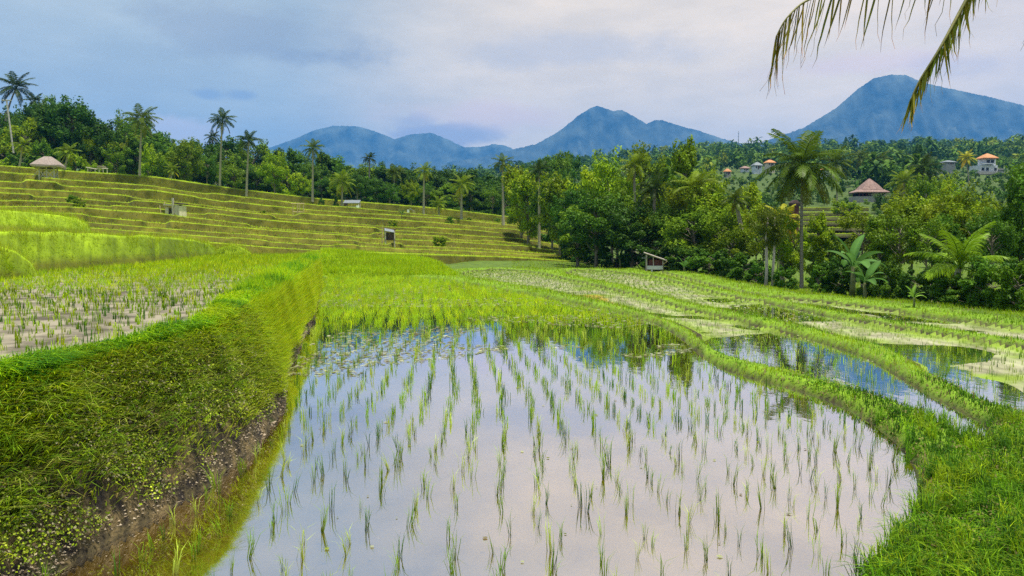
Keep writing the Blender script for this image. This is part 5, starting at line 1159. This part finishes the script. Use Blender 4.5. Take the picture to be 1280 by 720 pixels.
# ------------------------------------------------------------------ near coconut palm whose fronds hang into the picture
M_near = leafy('near_frond', .35, .2, 6, .45, objvar=1)
def near_palm():
    cx, cy, cz = 4.4, 4.4, 5.2
    t = thing('coconut_palm', 'near coconut palm whose fronds hang into the upper right of the view', 'palm tree', (5.1, 4.2, -.1), group='coconut palms')
    MB().tube([(0, 0, 0), (.05, 0, 1.5), (-.15, .05, 3.2), (cx - 5.1, cy - 4.2, cz + .1)], [.22, .17, .14, .12], 12).build('trunk', M_palmbark, t, True)
    leaves = []
    for k in range(5):
        rs = np.random.RandomState(k); m = 7; V = []; w = .0085
        for i in range(m + 1):
            f = i / m; ww = w * (1 - f ** 2.2) * (.65 + 1.4 * f * (1 - f)); bend = .16 * f * f * (1 if k % 2 else -1) * rs.uniform(.5, 1)
            V += [(-ww, bend, -f), (0, bend + .004, -f), (ww, bend, -f)]
        fs = []
        for i in range(m):
            for q in (0, 1): a = i * 3 + q; fs += [(a, a + 1, a + 4), (a, a + 4, a + 3)]
        C = np.array([((1.0, 1.0, 1.0) if i < 18 else (1.9, 1.1, 1.4)) for i in range(len(V))], float); C = C * np.linspace(.9, 1.25, len(V))[:, None]
        leaves.append(mesh_np('leaflet', np.array(V), np.array(fs), C, (M_near,)))
    def frond(ctrl, n, lmax, col, t0=.25, side_bias=0.0, seed=0, drop=.9, taper=.42):
        rs = np.random.RandomState(seed); P = [Vector(c) for c in ctrl]; pts = []
        for i in range(len(P) - 1):
            a0 = P[max(i - 1, 0)]; a1 = P[i]; a2 = P[i + 1]; a3 = P[min(i + 2, len(P) - 1)]
            for q in range(8):
                u = q / 8; pts.append(.5 * ((2 * a1) + (a2 - a0) * u + (2 * a0 - 5 * a1 + 4 * a2 - a3) * u * u + (3 * a1 - a0 - 3 * a2 + a3) * u ** 3))
        pts.append(P[-1]); org = t.location
        loc = [p - org for p in pts]
        rm = MB().tube(loc, list(np.linspace(.015, .003, len(loc))), 6).mesh('frond', M_frond_stem2, True); fr = link('frond', rm, t)
        for sd in (-1, 1):
            for j in range(n):
                f = t0 + (1 - t0) * (j + rs.rand() * .7) / n; k = f * (len(loc) - 1); i = min(int(k), len(loc) - 2); q = loc[i].lerp(loc[i + 1], k - i); d = (loc[i + 1] - loc[i]).normalized()
                sv = d.cross(Vector((0, 0, 1))).normalized() * sd
                dirv = (d * (.42 + .35 * f) + sv * .42 * rs.uniform(.3, 1.5) + Vector((0, 0, -drop * rs.uniform(.75, 1.2)))).normalized()
                l = lmax * (1.0 - taper * f) * rs.uniform(.62, 1.12) if f > .1 else .1
                lf = link('leaflet', leaves[rs.randint(5)], fr); lf.location = q; lf.rotation_mode = 'QUATERNION'
                qn = (-dirv).to_track_quat('Z', 'Y'); lf.rotation_quaternion = qn @ Quaternion((0, 0, 1), rs.uniform(0, 6.28)); lf.scale = (rs.uniform(.55, 1.05), 1.0 * l, l)
                j2 = rs.uniform(.6, 1.35); lf.color = (col[0] * j2 * rs.uniform(.85, 1.5), col[1] * j2, col[2] * j2, 1)
    C0 = Vector((cx, cy, cz))
    frond([C0, at(1260, -110, 4.5), at(1160, -40, 4.5), at(1060, -16, 4.5), at(1010, 0, 4.45), at(984, 22, 4.4), at(970, 46, 4.4)], 30, .44, (.17, .17, .02), .12, seed=1, drop=3.0, taper=.12)
    frond([C0, at(1290, -150, 4.2), at(1240, -60, 4.1), at(1205, 5, 4.05), at(1175, 60, 4.0), at(1150, 100, 4.0), at(1138, 126, 4.0)], 62, .33, (.15, .20, .02), .15, seed=2, drop=1.3)
    frond([C0, at(1380, -190, 4.6), at(1330, -90, 4.6), at(1310, -40, 4.6), at(1300, 0, 4.6)], 26, .48, (.06, .09, .02), .15, seed=3, drop=1.0)
    for k, (dx, dy, dz) in enumerate(((1.8, .3, .6), (1.5, -1.5, .2), (.3, -2.2, .5), (.8, 1.9, 1.5), (2.0, 1.4, .2), (-.2, -1.0, 2.0))):
        e = C0 + Vector((dx, dy, dz * .4)); frond([C0, C0 + Vector((dx * .35, dy * .35, dz * .6 + .4)), C0 + Vector((dx * .75, dy * .75, dz * .5 + .3)), e + Vector((0, 0, -.5))], 22, .45, (.05, .085, .015), .15, seed=10 + k)
M_frond_stem2 = noisy('frond_stem', (.12, .13, .03), (.24, .22, .06), 4, 4, .5, .1)
near_palm()

# ------------------------------------------------------------------ the humid air between here and the mountains
hz = MB().box((0, 3400, 503), (28000, 7700, 1014)); ho = hz.mesh('haze', M_glass); ho.materials.clear()
hm = new_mat('haze'); t_ = hm.node_tree; pv = t_.nodes.new('ShaderNodeVolumePrincipled'); om = t_.nodes.new('ShaderNodeOutputMaterial')
pv.inputs['Color'].default_value = (.08, .40, 1.0, 1); pv.inputs['Density'].default_value = .00014; pv.inputs['Anisotropy'].default_value = 0.0
t_.links.new(pv.outputs[0], om.inputs['Volume']); ho.materials.append(hm)
link('haze', ho, kind='stuff', label='pale blue humid air between the paddies and the mountains')
